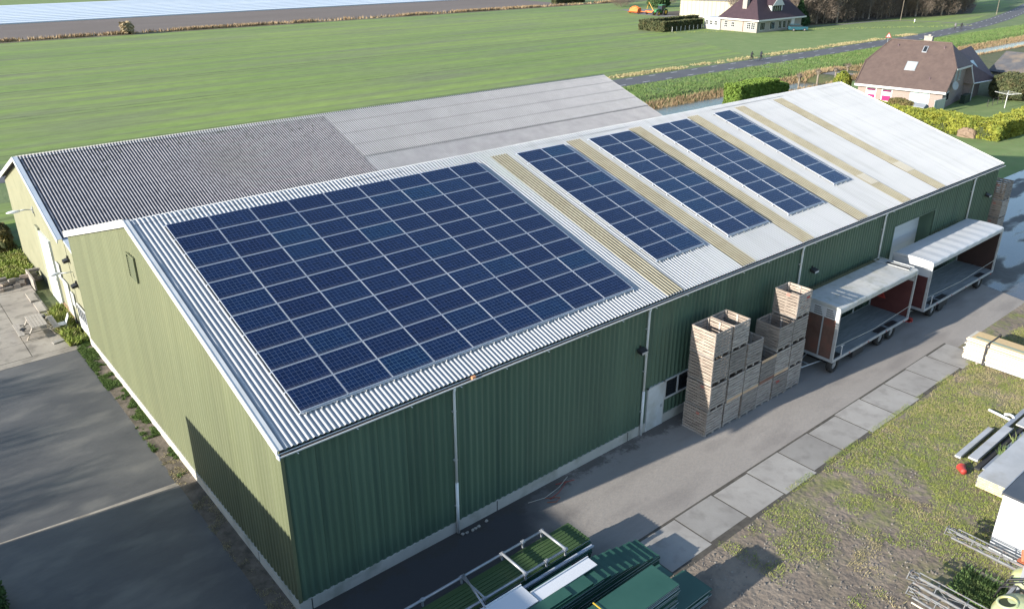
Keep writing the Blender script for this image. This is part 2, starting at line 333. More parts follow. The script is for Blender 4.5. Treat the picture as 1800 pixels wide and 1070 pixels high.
mr = n.new('ShaderNodeMapRange'); mr.inputs[3].default_value = .82; mr.inputs[4].default_value = 1.1; L.new(wn_.outputs[0], mr.inputs[0]); hs = n.new('ShaderNodeHueSaturation'); L.new(mr.outputs[0], hs.inputs['Value']); L.new(b.inputs['Base Color'].links[0].from_socket, hs.inputs['Color']); L.new(hs.outputs[0], b.inputs['Base Color'])
mb = MB(); xx = 10.7; k = 0
while xx < 35.5:
    y0 = -6.52+.10*math.sin(k*1.7); y1 = -4.78+.04*math.sin(k*2.3)
    mb.obox((xx, y0, -.1), (2.20, 0, 0), (0, y1-y0, 0), (0, 0, .112)); xx += 2.27; k += 1
struct(mb.build("concrete_slab_path", m_conc))

# ------------------------------------------------------------------ grass, weeds and reeds (uncountable)
m_g1 = M("grass_green", (.15, .225, .035), (.26, .29, .06), 1.0, .85, c3=(.36, .31, .16), s3=2.6, a3=.8)
m_g2 = M("grass_dry", (.42, .35, .20), (.25, .23, .10), 1.2, .9)
m_g3 = M("reed_green", (.085, .155, .04), (.125, .195, .06), .5, .9, c3=(.22, .21, .10), s3=.9, a3=.45)
m_g4 = M("reed_brown", (.26, .17, .095), (.34, .26, .15), .8, .9)
def scatter(name, n0, x0, x1, y0, y1, dens, h, w, mat, seed, lean=.9, zf=None, hv=.6):
    R = np.random.RandomState(seed); X = R.uniform(x0, x1, n0); Y = R.uniform(y0, y1, n0); k = R.rand(n0) < dens(X, Y); X, Y = X[k], Y[k]
    Zz = np.zeros(len(X)) if zf is None else zf(X, Y)
    V, F = blades(len(X), X, Y, Zz, h, w, lean, seed, hv); return tag(npmesh(name, V, F, mat), kind='stuff')
edge = lambda X, Y: np.clip((-6.6-Y+.5*(vnoise(X, Y, 1.2)-.5))/.3, 0, 1)
den1 = lambda X, Y: edge(X, Y)*np.clip((fbm(X, Y, .8, 3)-.425+np.clip((X-18.5)/14, -.2, .26)+.8*(vnoise(X, Y, .3, 8)-.5)+.35*(vnoise(X, Y, 1.5, 6)-.5)-.03)*5, 0.0, 1)
den2 = lambda X, Y: edge(X, Y)*np.clip((fbm(X, Y, .6, 9)-.47+np.clip((X-22)/30, -.15, .3))*6, 0.0, 1)
scatter("rough_grass", 230000, 13, 42, -17.5, -6.2, den1, .045, .032, m_g1, 5, 1.9)
scatter("dry_grass", 130000, 15, 42, -17.5, -6.2, den2, .055, .03, m_g2, 6, 1.9)
wl = lambda X, Y: np.clip((fbm(X, Y, 1.3, 4)-.38)*5, 0, 1)
m_gw = M("weed_green", (.05, .10, .02), (.10, .16, .035), 2.0, .85)
struct(MB().box(-.72, -.05, -.5, 24.8, -.05, .006).build("soil_strip", M("soil_strip", (.07, .06, .045), (.17, .14, .11), 2.2, .95, .03, 8)))
scatter("wall_weeds", 42000, -.78, -.06, 9.5, 26, lambda X, Y: np.clip((fbm(X, Y, 1.6, 4)-.46)*7+np.interp(Y, [9.5, 14, 20, 26], [-.9, -.3, .2, .9]), 0, 1), .07, .045, m_gw, 8, 1.4)
scatter("wall_weeds", 9000, -.78, -.06, -.3, 12, lambda X, Y: np.clip((fbm(X, Y, 1.6, 14)-.55)*7, 0, 1), .04, .03, m_g2, 18, 1.6)
scatter("wall_weeds", 5000, -1.0, .05, 25.3, 31, wl, .3, .12, m_g1, 9, 1.2)
scatter("yard_weeds", 9000, -3.0, .0, 38, 48, lambda X, Y: np.clip((X+2.9-(Y-38)*.0+fbm(X, Y, .8)*.8)/1.0, 0, 1), .22, .12, m_g1, 10, 1.2)
zf = lambda X, Y: -ditch(X, Y)
scatter("verge_reeds", 120000, 70, 235, 52.6, 63.7, lambda X, Y: .35+.65*np.clip((fbm(X, Y, .25, 2)-.4)*5, 0, 1), .2, .1, m_g3, 12, .9, zf)
scatter("ditch_reeds", 22000, 70, 235, 51.9, 54.2, lambda X, Y: .9+0*X, .4, .1, m_g4, 13, .5, zf)
scatter("ditch_reeds", 9000, 88, 205, 45.2, 47.6, lambda X, Y: .9+0*X, .4, .12, m_g4, 14, .5, zf)
scatter("roadside_dry_grass", 30000, 75, 330, 69.9, 72.3, lambda X, Y: (X < 190)*np.clip((fbm(X, Y, .2, 5)-.35)*5, 0, 1), .22, .14, m_g2, 15, .9)
scatter("field_edge_reeds", 26000, -100, 215, 188.2, 190.6, lambda X, Y: np.clip((fbm(X, Y, .08, 5)-.4)*6, 0.1, 1), .6, .3, m_g4, 16, .6)
scatter("lawn_tufts", 22000, 125, 222, 70.5, 110, lambda X, Y: np.exp(-((Y-(110-(X-148)*.52))/1.0)**2)+0*X, .16, .12, m_g1, 17, .9)
scatter("path_edge_grass", 14000, 16, 36, -6.75, -6.4, lambda X, Y: np.clip((vnoise(X, Y, 1.1)-.45)*4, 0, .7), .035, .03, m_g1, 19, 1.9)
# small stones and clods in the mud
R = np.random.RandomState(3); vv = []; ff = []
for i in range(2600):
    x, y = R.uniform(10, 26), R.uniform(-17, -6.6)
    if fbm(x, y, .45, 3) > .55 and x > 18: continue
    r_ = R.uniform(.015, .06); o_ = len(vv); q = R.uniform(.6, 1.3, 6)*r_
    vv += [(x-q[0], y, 0), (x+q[1], y, 0), (x, y-q[2], 0), (x, y+q[3], 0), (x, y, q[4])]
    ff += [(o_, o_+2, o_+4), (o_+2, o_+1, o_+4), (o_+1, o_+3, o_+4), (o_+3, o_, o_+4)]
tag(npmesh("clods", vv, ff, M("clod_earth", (.12, .10, .085), (.3, .27, .23), 3, .95)), kind='stuff')
# ------------------------------------------------------------------ main barn
AL = 0.29763; HE = 6.437; SR = 12.92; YR = SR*math.cos(AL); ZR = HE+SR*math.sin(AL); LX = 51.5; YL = 24.75
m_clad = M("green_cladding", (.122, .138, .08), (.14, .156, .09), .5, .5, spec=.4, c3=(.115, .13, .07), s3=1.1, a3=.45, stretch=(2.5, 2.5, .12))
m_clad_shade = M("shaded_green_cladding", (.078, .13, .09), (.09, .145, .10), .5, .45, spec=.4, c3=(.055, .095, .072), s3=1.1, a3=.55, stretch=(2.5, 2.5, .12))  # same paint as the gable, with the long wall's shade put into the colour
m_fibre = M("white_fibre_cement", (.40, .41, .42), (.445, .455, .465), .25, .5, spec=.5, c3=(.29, .30, .29), s3=1.6, a3=.4, stretch=(1.6, .13, .13))
trough_dirt(m_fibre, .177, (.23, .25, .275), .6)
m_patch = M("pale_patch", (.38, .36, .30), (.42, .40, .34), 2, .5)
trough_dirt(m_patch, .177, (.2, .18, .14), .7)
m_skyl = M("grp_rooflight", (.34, .315, .225), (.41, .38, .28), .7, .5, c3=(.28, .245, .165), s3=1.6, a3=.5)
trough_dirt(m_skyl, .177, (.085, .064, .036), .95, .1)
m_trim = M("white_trim", (.60, .61, .60), (.52, .53, .52), 1.5, .45)
m_plinth = M("concrete_plinth", (.42, .41, .37), (.52, .50, .45), .5, .85, .004, 9, c3=(.22, .23, .18), s3=1.2, a3=.5)
m_gut = M("white_gutter", (.7, .72, .73), None, rough=.4)
m_dark = M("dark_gap", (.03, .03, .032), None, rough=.8)
m_glass = M("window_glass", (.02, .025, .03), None, rough=.05)
m_door = M("painted_white_door", (.62, .66, .68), (.52, .55, .54), 1.4, .5, c3=(.3, .28, .18), s3=1.1, a3=.35)
m_steel = M("galvanised_steel", (.42, .44, .45), (.55, .57, .58), 3, .45, metal=.4)
m_black = M("black_plastic", (.02, .02, .022), None, rough=.5)
m_copper = M("copper_bracket", (.55, .25, .12), None, rough=.5)

def sheet_tint(m, axis, w, lo=.93, hi=1.06):
    """each cladding sheet has faded a little differently; dark sealant line at every joint"""
    n, L, b = nodes(m); g = n.new('ShaderNodeNewGeometry'); sp = n.new('ShaderNodeSeparateXYZ'); L.new(g.outputs['Position'], sp.inputs[0]); q = fnode('DIVIDE', sp.outputs[axis], w, n, L)
    wn_ = n.new('ShaderNodeTexWhiteNoise'); wn_.noise_dimensions = '1D'; L.new(fnode('FLOOR', q, None, n, L), wn_.inputs['W']); mr = n.new('ShaderNodeMapRange'); mr.inputs[3].default_value = lo; mr.inputs[4].default_value = hi; L.new(wn_.outputs[0], mr.inputs[0])
    j = fnode('MULTIPLY', fnode('LESS_THAN', fnode('FRACT', q, None, n, L), .025, n, L), -.25, n, L)
    hs = n.new('ShaderNodeHueSaturation'); L.new(fnode('ADD', mr.outputs[0], j, n, L), hs.inputs['Value']); L.new(b.inputs['Base Color'].links[0].from_socket, hs.inputs['Color']); L.new(hs.outputs[0], b.inputs['Base Color'])
sheet_tint(m_clad, 1, 1.08); sheet_tint(m_clad_shade, 0, 1.08)
def corr(x0, x1, y0, z0, y1, z1, pitch=.177, amp=.026, nper=8, yseg=1, lift=0, phase=0.0, bumps=None):
    """corrugated sheet, waves running down the slope from (y0,z0) to (y1,z1)"""
    n_ = max(2, int((x1-x0)/pitch*nper)); X = np.linspace(x0, x1, n_+1); t = np.linspace(0, 1, yseg+1)
    dy, dz = y1-y0, z1-z0; l = math.hypot(dy, dz); ny_, nz_ = -dz/l, dy/l
    if nz_ < 0: ny_, nz_ = -ny_, -nz_
    h = amp*np.cos(2*pi*X/pitch+phase)+lift
    XX, TT = np.meshgrid(X, t); HH = np.tile(h, (yseg+1, 1))
    if bumps is not None: HH = HH+bumps(XX, TT)
    V = np.stack([XX, y0+dy*TT+ny_*HH, z0+dz*TT+nz_*HH], -1).reshape(-1, 3)
    ii = np.arange((n_+1)*(yseg+1)).reshape(yseg+1, n_+1); F = np.stack([ii[:-1, :-1], ii[:-1, 1:], ii[1:, 1:], ii[1:, :-1]], -1).reshape(-1, 4)
    return V, F
def join(parts):
    V = []; F = []; o_ = 0
    for v, f in parts: V.append(v); F.append(np.asarray(f)+o_); o_ += len(v)
    return np.concatenate(V), np.concatenate(F)
def overlap(k, s=.012):      # sheets lap over each other: a small step at every course
    return lambda XX, TT: s*(np.floor(TT*k+1e-6)-TT*k+1)*0+s*(1-((TT*k) % 1))
def ribs(p0, p1, z0, ztop, pitch=.27, depth=.035, out=(0, -1)):
    """trapezoid-profile cladding from p0 to p1 (xy); ztop(s) gives the top height"""
    p0, p1 = np.array(p0, float), np.array(p1, float); Lg = np.linalg.norm(p1-p0); d = (p1-p0)/Lg; out = np.array(out, float); S = []; D = []
    k = int(Lg/pitch)+1
    for i in range(k):
        for a, dd in ((0, 0), (.42, 0), (.5, depth), (.92, depth), (1.0-1e-4, 0)):
            s_ = (i+a)*pitch
            if s_ > Lg: break
            S.append(s_); D.append(dd)
    S.append(Lg); D.append(0); S = np.array(S); D = np.array(D)
    B_ = p0+S[:, None]*d+D[:, None]*out; zt = np.array([ztop(s_) for s_ in S])
    V = np.concatenate([np.column_stack([B_, np.full(len(S), z0)]), np.column_stack([B_, zt])]); n_ = len(S)
    F = np.array([(i, i+1, n_+i+1, n_+i) for i in range(n_-1)]); return V, F

barn = thing("barn", "long green clad barn with white corrugated roof carrying solar panels", "barn", (0, 0, 0))
wall_h = HE-.12
parts = [ribs((0, 0), (37.5, 0), .42, lambda s: wall_h), ribs((37.5, 0), (42.55, 0), 5.0, lambda s: wall_h), ribs((42.55, 0), (LX, 0), .42, lambda s: wall_h)]
V, F = join(parts); npmesh("long_wall", V, F, m_clad_shade, barn)
gz = lambda yv: (HE+yv*math.tan(AL) if yv < YR else HE+(2*YR-yv)*math.tan(AL))-.10
V, F = ribs((0, YL), (0, 0), .42, lambda s: gz(YL-s), out=(-1, 0)); # extra vertex column sits at the ridge
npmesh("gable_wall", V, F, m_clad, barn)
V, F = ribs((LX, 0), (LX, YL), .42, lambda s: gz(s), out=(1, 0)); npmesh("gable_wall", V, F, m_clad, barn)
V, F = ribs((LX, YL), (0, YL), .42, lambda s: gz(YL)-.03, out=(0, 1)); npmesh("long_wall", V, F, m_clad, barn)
mb = MB().box(-.06, 16.55, -.06, .14, -.2, .46).box(17.7, 37.5, -.06, .14, -.2, .46).box(42.55, LX+.06, -.06, .14, -.2, .46)
mb.box(-.06, .14, .14, YL+.06, -.2, .46).box(LX-.14, LX+.06, .14, YL+.06, -.2, .46).box(.14, LX-.14, YL-.14, YL+.06, -.2, .46)
npz = mb.build("plinth", m_plinth, barn)
for x in (.35, 8.1, 15.4): MB().box(x, x+.035, -.0645, -.05, -.1, .455).build("plinth_joint", m_dark, npz)
for y in (3.1, 11.2, 19.3): MB().box(-.0645, -.05, y, y+.035, -.1, .455).build("plinth_joint", m_dark, npz)
MB().box(-.05, .06, -.05, .02, .43, HE-.2).build("corner_shade_strip", m_clad, barn)  # strip added to keep the sun off the first rib of the long wall
# roof
y0, z0 = -.16*math.cos(AL), HE-.16*math.sin(AL)
V, F = corr(-.04, LX+.1, y0, z0, YR, ZR, yseg=8*6, bumps=lambda X, T: .012*(1-((T*8*.9999) % 1))+.012*(vnoise(X, T*30, .35, 2)-.5)); 
roof_n = npmesh("roof_slope", V, F, m_fibre, barn, smooth=True)
V, F = corr(-.04, LX+.1, 2*YR+.1, 2*ZR-ZR-(YR+.1)*math.tan(AL), YR, ZR, yseg=2)
npmesh("roof_slope", V, F, m_fibre, barn, smooth=True)
for x in (17.3, 22.5, 27.5, 32.75, 37.65, 42.0):
    V, F = corr(x, x+1.06, -.12*math.cos(AL), HE-.12*math.sin(AL), 11.78, HE+11.78*math.tan(AL), yseg=8, lift=.022, bumps=lambda X, T: .012*(1-((T*8*.9999) % 1)))
    npmesh("rooflight", V, F, m_skyl, barn, smooth=True)
# pale repair patches on two rooflights
for x in (37.65, 42.0):
    a = 1.9; V, F = corr(x+.08, x+1.0, a, HE+a*math.tan(AL), a+1.0, HE+(a+1.0)*math.tan(AL), lift=.036)
    npmesh("repair_patch", V, F, m_patch, barn, smooth=True)
# ridge cap: corrugated wings with a roll, in laps
parts = []
segs = [(-.06, 9.5), (9.48, 12.1), (12.1, 19.7), (19.7, 27.6), (27.6, 35.6), (35.6, 43.5), (43.5, LX+.12)]
for i, (a, b_) in enumerate(segs):
    lf = .012+.014*(i % 2)
    parts.append(corr(a, b_, YR-.36, ZR-.36*math.tan(AL), YR, ZR, lift=lf)); parts.append(corr(a, b_, YR+.36, ZR-.36*math.tan(AL), YR, ZR, lift=lf))
V, F = join(parts); npmesh("ridge_cap", V, F, m_fibre, barn, smooth=True)
# verge trims
sdir = Vector((0, math.cos(AL), math.sin(AL))); sn = Vector((0, -math.sin(AL), math.cos(AL))); 
def slope(x, s_, nrm=0): return Vector((x, 0, HE))+sdir*s_+sn*nrm
mb = MB()
mb.obox(slope(-.17, -.18, -.16), (.035, 0, 0), sdir*(SR+.17), sn*.24); mb.obox(slope(-.135, -.18, .045), (.17, 0, 0), sdir*(SR+.15), sn*.02)
mb.build("verge_trim", m_trim, barn)
mb = MB(); sd2 = Vector((0, -math.cos(AL), math.sin(AL))); s2n = Vector((0, math.sin(AL), math.cos(AL)))
q = Vector((-.17, 2*YR+.12, HE-.12*math.tan(AL)))
mb.obox(q+s2n*-.20, (.035, 0, 0), sd2*(SR+.1), s2n*.30); mb.obox(q+Vector((.035, 0, 0))+s2n*.05, (.2, 0, 0), sd2*(SR+.05), s2n*.02)
mb.build("verge_trim", m_trim, barn)
mb = MB(); mb.obox(slope(LX+.08, -.18, -.1), (.04, 0, 0), sdir*(SR+.1), sn*.17).build("verge_trim", m_trim, barn)
# eave: black board, gutter, brackets
MB().box(.0, LX, -.03, .0, HE-.33, HE-.07).build("eave_board", m_dark, barn)
def gutter(x0, x1, y, z, r, w=.022):
    mb = MB(); k = 9; v = []; 
    for x in (x0, x1):
        for i in range(k+1):
            a = pi+pi*i/k; v.append((x, y+r*math.cos(a), z+r*math.sin(a)))
        for i in range(k+1):
            a = 2*pi-pi*i/k; v.append((x, y+(r-w)*math.cos(a), z+(r-w)*math.sin(a)))
    n_ = 2*(k+1); f = [(i, (i+1) % n_, n_+(i+1) % n_, n_+i) for i in range(n_)]
    f += [tuple(range(n_)), tuple(range(n_, 2*n_))[::-1]]
    return mb.add(v, f)
gt = gutter(-.16, LX+.1, -.235, HE-.13, .095).box(-.19, -.16, -.34, -.13, HE-.24, HE-.12).build("gutter", m_gut, barn)
MB().box(-.1, LX+.05, -.305, -.165, HE-.165, HE-.15).build("gutter_sludge", M("gutter_sludge", (.035, .03, .025), None, rough=.9), gt)
for i in range(26): MB().box(.4+i*2, .43+i*2, -.345, -.03, HE-.245, HE-.228).build("gutter_bracket", m_gut, gt)
MB().box(6.9, 7.05, -.3, -.2, HE-.2, HE-.05).build("copper_outlet", m_copper, gt)
for x in (6.22, 16.2, 27.62, 35.92, 47.47):
    d = MB().tube([(x, -.2, HE-.2), (x, -.14, HE-.45), (x, -.13, 2.2)], .05, 10).tube([(x, -.13, 2.25), (x, -.13, .02)], .062, 10).build("downpipe", m_gut, barn, smooth=True)
    mb = MB()
    for z in (1.2, 3.2, 5.2): mb.box(x-.07, x+.07, -.15, -.03, z, z+.04)
    mb.build("pipe_bracket", m_steel, d)
# doors and windows of the long wall
d = MB().box(16.62, 17.62, -.075, -.035, -.0, 2.14).build("door", m_door, barn)
MB().box(16.55, 16.62, -.085, .0, 0, 2.2).box(17.62, 17.70, -.085, .0, 0, 2.2).box(16.55, 17.70, -.085, .0, 2.14, 2.2).build("door_frame", m_trim, d)
MB().box(17.48, 17.54, -.11, -.075, .95, 1.1).tube([(17.51, -.1, 1.04), (17.51, -.15, 1.04), (17.4, -.15, 1.04)], .012, 6).build("handle", m_steel, d)
wn = MB().box(17.78, 20.1, -.045, -.03, 1.3, 2.15).build("window", m_glass, barn)
MB().box(17.72, 20.16, -.08, -.02, 1.22, 1.30).box(17.72, 20.16, -.08, -.02, 2.15, 2.21).box(17.72, 17.78, -.08, -.02, 1.30, 2.15).box(20.1, 20.16, -.08, -.02, 1.30, 2.15).box(18.56, 18.64, -.08, -.02, 1.30, 2.15).box(19.4, 19.46, -.08, -.02, 1.30, 2.15).build("window_frame", m_trim, wn)
# recessed roller door
rev = MB().box(37.44, 37.5, -.0, .9, 0, 5.0).box(42.55, 42.61, -.0, .9, 0, 5.0).box(37.44, 42.61, -.0, .9, 5.0, 5.06).build("door_reveal", m_clad_shade, barn)
rd = MB()
for i in range(10): rd.box(37.5, 42.55, .8, .85, i*.5, i*.5+.492)
rd = rd.build("sectional_door", M("sectional_door_white", (.66, .70, .74), None, rough=.4), barn)
MB().box(37.5, 42.55, .86, .9, 0, 5).build("door_back", m_dark, rd)
MB().box(37.4, 37.5, -.06, -.036, 0, 5.06).box(42.55, 42.65, -.06, -.036, 0, 5.06).box(37.5, 42.55, -.06, -.036, 5.0, 5.06).build("opening_trim", m_clad_shade, rd)
# floodlights on the long wall
for x, z in ((15.85, 4.35), (28.9, 4.6), (50.1, 4.5)):
    f_ = MB().prism([(x-.2, -.08, z+.1), (x-.2, -.34, z+.02), (x-.2, -.34, z-.1), (x-.2, -.08, z-.06)], (.4, 0, 0)).build("floodlight", m_black, barn)
    MB().box(x-.18, x+.18, -.36, -.345, z-.09, z+.01).build("lamp_glass", m_steel, f_)
    MB().box(x-.03, x+.03, -.09, -.03, z+.02, z+.2).build("bracket", m_black, f_)
# louvre vent in the gable
lv = MB().box(-.12, -.06, 12.12, 13.1, 7.72, 7.78).box(-.12, -.06, 12.12, 13.1, 8.72, 8.78).box(-.12, -.06, 12.12, 12.17, 7.78, 8.72).box(-.12, -.06, 13.05, 13.1, 7.78, 8.72).build("vent", m_clad, barn)
mb = MB()
for i in range(9): mb.prism([(-.05, 12.18, 7.8+i*.1), (-.11, 12.18, 7.8+i*.1-.03), (-.11, 12.18, 7.8+i*.1-.015), (-.05, 12.18, 7.8+i*.1+.015)], (0, .86, 0))
mb.build("louvre", m_clad, lv); MB().box(-.045, -.038, 12.17, 13.05, 7.78, 8.72).build("vent_back", m_dark, lv)

# ------------------------------------------------------------------ solar panels
PWD, PHD = 1.65, .992
m_cell = M("solar_cells", (.008, .02, .09), None, rough=.14, spec=.4)
n, L, b = nodes(m_cell)
tc = n.new('ShaderNodeTexCoord'); mp = n.new('ShaderNodeMapping'); mp.inputs['Location'].default_value = (-.03, -.024, 0); L.new(tc.outputs['Object'], mp.inputs[0])
br = n.new('ShaderNodeTexBrick'); br.offset = 0; br.squash = 1; br.inputs['Scale'].default_value = 1; br.inputs['Brick Width'].default_value = .159; br.inputs['Row Height'].default_value = .1573
br.inputs['Mortar Size'].default_value = .0035; br.inputs['Mortar Smooth'].default_value = .1; br.inputs['Bias'].default_value = 0
br.inputs['Color1'].default_value = (.003, .0105, .041, 1); br.inputs['Color2'].default_value = (.0045, .015, .056, 1); br.inputs['Mortar'].default_value = (.10, .135, .22, 1)
L.new(mp.outputs[0], br.inputs[0])
oi = n.new('ShaderNodeObjectInfo'); ramp = n.new('ShaderNodeValToRGB'); L.new(oi.outputs['Random'], ramp.inputs[0])
ramp.color_ramp.elements[0].color = (.85, .82, .88, 1); ramp.color_ramp.elements[1].color = (.9, 1.45, 1.25, 1)
e = ramp.color_ramp.elements.new(.5); e.color = (1, 1, 1, 1); e = ramp.color_ramp.elements.new(.86); e.color = (1.0, 1.1, 1.08, 1)
mx = n.new('ShaderNodeMix'); mx.data_type = 'RGBA'; mx.blend_type = 'MULTIPLY'; mx.inputs[0].default_value = 1; mx.clamp_result = False
L.new(br.outputs[0], mx.inputs[6]); L.new(ramp.outputs[0], mx.inputs[7]); L.new(mx.outputs[2], b.inputs['Base Color'])
b.inputs['Coat Weight'].default_value = .0
sp = n.new('ShaderNodeSeparateXYZ'); L.new(tc.outputs['Object'], sp.inputs[0]); dn = n.new('ShaderNodeTexNoise'); dn.inputs['Scale'].default_value = 5; dn.inputs['Detail'].default_value = 6; g = n.new('ShaderNodeNewGeometry'); L.new(g.outputs['Position'], dn.inputs['Vector'])
dm_ = n.new('ShaderNodeMapRange'); dm_.inputs[1].default_value = .16; dm_.inputs[2].default_value = .0; dm_.inputs[3].default_value = 0; dm_.inputs[4].default_value = .55; L.new(sp.outputs[1], dm_.inputs[0])
dx = n.new('ShaderNodeMix'); dx.data_type = 'RGBA'; L.new(fnode('MULTIPLY', dm_.outputs[0], dn.outputs[0], n, L), dx.inputs[0]); L.new(mx.outputs[2], dx.inputs[6]); dx.inputs[7].default_value = (.16, .16, .16, 1); L.new(dx.outputs[2], b.inputs['Base Color'])
m_alu = M("panel_frame", (.62, .66, .72), None, rough=.35, metal=.5)
PP = thing("solar_panel", "x", "solar panel")
pf = MB().box(0, PWD, 0, .012, 0, .038).box(0, PWD, PHD-.012, PHD, 0, .038).box(0, .012, .012, PHD-.012, 0, .038).box(PWD-.012, PWD, .012, PHD-.012, 0, .038).build("frame", m_alu, PP)
MB().box(.012, PWD-.012, .012, PHD-.012, .006, .034).build("cells", m_cell, PP)
first = [True]
ordn = ['first', 'second', 'third', 'fourth', 'fifth', 'sixth', 'seventh', 'eighth', 'ninth', 'tenth', 'eleventh']
def panels(x0, cols, rows, stop, where, grp):
    for r_ in range(rows):
        for c_ in range(cols):
            s_ = stop-(r_+1)*1.012; loc = slope(x0+c_*1.67, s_+.01, .095)
            cd = ("" if cols == 1 else (", "+ordn[c_]+" column from left" if cols > 2 else (", left column" if c_ == 0 else ", right column")))
            lab = "solar panel in "+where+", "+ordn[r_]+" row from ridge"+cd
            if first[0]: o = PP; first[0] = False; o.location = loc; o['label'] = lab; o['group'] = grp
            else: o = dup(PP, loc, None, lab, grp)
            o.rotation_euler = (AL+rnd.uniform(-.004, .004), rnd.uniform(-.003, .003), 0)
BOT = .856; TOP = BOT+11*1.012
panels(1.11, 9, 11, TOP, "the big array", "solar panels of the big array")
for i, x in enumerate((18.73, 23.91, 29.04)):
    panels(x, 2, 10, 12.0, "the "+ordn[i]+" narrow array from left", "solar panels of the "+ordn[i]+" narrow array")
panels(35.04, 1, 9, 12.0, "the single-column array", "solar panels of the single column array")
def rails(name, label, x0, x1, stop, rows):
    t = thing(name, label, "mounting rails", tuple(slope(x0, stop-rows*1.012, 0)))
    for k in range(rows+1):
        s_ = stop-rows*1.012+k*1.012
        MB().obox(slope(x0-.05, s_-.02, .03), (x1-x0+.1, 0, 0), sdir*.04, sn*.055).build("rail", m_alu, t)
    x = x0+.15
    while x < x1: MB().obox(slope(x, stop-rows*1.012-.085, .02), (.025, 0, 0), sdir*.06, sn*.06).build("hook", m_steel, t); x += .53
rails("mounting_rails", "silver mounting rails under the big solar array", 1.11, 1.11+9*1.67, TOP, 11)
for i, x in enumerate((18.73, 23.91, 29.04)): rails("mounting_rails", "silver mounting rails under the "+ordn[i]+" narrow solar array from the left", x, x+2*1.67, 12.0, 10)
rails("mounting_rails", "silver mounting rails under the single-column solar array", 35.04, 36.7, 12.0, 9)

# ------------------------------------------------------------------ rear barn with old grey roof
m_plas = M("pale_green_render", (.19, .192, .125), (.215, .215, .142), .6, .85, c3=(.155, .16, .10), s3=.9, a3=.5)
m_old = M("old_fibre_cement", (.245, .24, .255), (.30, .295, .31), .5, .85, c3=(.11, .105, .11), s3=3.3, a3=.5)
m_old2 = M("light_fibre_cement", (.34, .34, .345), (.40, .40, .405), .5, .8, c3=(.33, .33, .33), s3=1.6, a3=.5)
n, L, b = nodes(m_old2)      # dirt line at every sheet lap
g = n.new('ShaderNodeNewGeometry'); sp = n.new('ShaderNodeSeparateXYZ'); L.new(g.outputs['Position'], sp.inputs[0])
ln_ = fnode('MAXIMUM', fnode('LESS_THAN', fnode('FRACT', fnode('DIVIDE', fnode('SUBTRACT', sp.outputs[1], 29.05, n, L), 1.45, n, L), None, n, L), .09, n, L), fnode('MULTIPLY', fnode('LESS_THAN', fnode('FRACT', fnode('DIVIDE', sp.outputs[0], 1.062, n, L), None, n, L), .07, n, L), .5, n, L), n, L)
mx = n.new('ShaderNodeMix'); mx.data_type = 'RGBA'; L.new(fnode('MULTIPLY', ln_, .38, n, L), mx.inputs[0]); L.new(b.inputs['Base Color'].links[0].from_socket, mx.inputs[6]); mx.inputs[7].default_value = (.15, .15, .15, 1); L.new(mx.outputs[2], b.inputs['Base Color'])
# moss on the old roof
n, L, b = nodes(m_old); g = n.new('ShaderNodeNewGeometry'); t = n.new('ShaderNodeTexNoise'); t.inputs['Scale'].default_value = 2.2; t.inputs['Detail'].default_value = 6; t.inputs['Roughness'].default_value = .8
L.new(g.outputs['Position'], t.inputs['Vector']); r = n.new('ShaderNodeValToRGB'); r.color_ramp.elements[0].position = .58; r.color_ramp.elements[1].position = .62; L.new(t.outputs[0], r.inputs[0])
sp = n.new('ShaderNodeSeparateXYZ'); L.new(g.outputs['Position'], sp.inputs[0]); mr = n.new('ShaderNodeMapRange'); mr.inputs[1].default_value = 31; mr.inputs[2].default_value = 34.5; L.new(sp.outputs[1], mr.inputs[0])
old = b.inputs['Base Color'].links[0].from_socket; mx = n.new('ShaderNodeMix'); mx.data_type = 'RGBA'; L.new(fnode('MULTIPLY', r.outputs[0], mr.outputs[0], n, L), mx.inputs[0]); L.new(old, mx.inputs[6]); mx.inputs[7].default_value = (.035, .045, .012, 1)
L.new(mx.outputs[2], b.inputs['Base Color'])
trough_dirt(m_old, .177, (.05, .045, .055), .9); trough_dirt(m_old2, .177, (.11, .11, .12), .9)
RX0, RX1, RYR, RZR, RY0, RZ0, RY1 = .1, 49.2, 34.8, 8.38, 26.75, 5.52, 42.85
rb = thing("rear_barn", "pale green rendered barn with weathered grey corrugated roof behind", "barn", (0, 34.8, 0))
def gable_panel(mb, x, t, poly): return mb.prism([(x, a, b_) for a, b_ in poly], (t, 0, 0))
mb = gable_panel(MB(), RX0, .25, [(26.9, 0), (42.7, 0), (42.7, RZ0-.1), (RYR, RZR-.1), (26.9, RZ0-.1)]); gable_panel(mb, RX1-.3, .25, [(26.9, 0), (42.7, 0), (42.7, RZ0-.1), (RYR, RZR-.1), (26.9, RZ0-.1)])
mb.box(RX0+.25, RX1-.3, 26.9, 27.1, 0, RZ0-.12).box(RX0+.25, RX1-.3, 42.5, 42.7, 0, RZ0-.12)
mb.build("wall", m_plas, rb)
sl_ = (RZR-RZ0)/(RYR-RY0)
def rroof(x0, x1, mat, lift=0, yb=RY0):
    V, F = corr(x0, x1, yb, RZ0-(RY0-yb)*sl_, RYR, RZR, yseg=6*5, amp=.036, nper=8, lift=lift, bumps=lambda X, T: .014*(1-((T*5*.9999) % 1))+.01*(vnoise(X, T*20, .5, 4)-.5)); return npmesh("roof_slope", V, F, mat, rb, smooth=True)
rroof(-.1, 19.8, m_old)
V, F = corr(19.8, RX1, 29.05, RZ0+(29.05-RY0)*sl_, RYR, RZR, yseg=24, amp=.03, lift=.02, bumps=lambda X, T: .016*(1-((T*4*.9999) % 1))); npmesh("roof_slope", V, F, m_old2, rb, smooth=True)
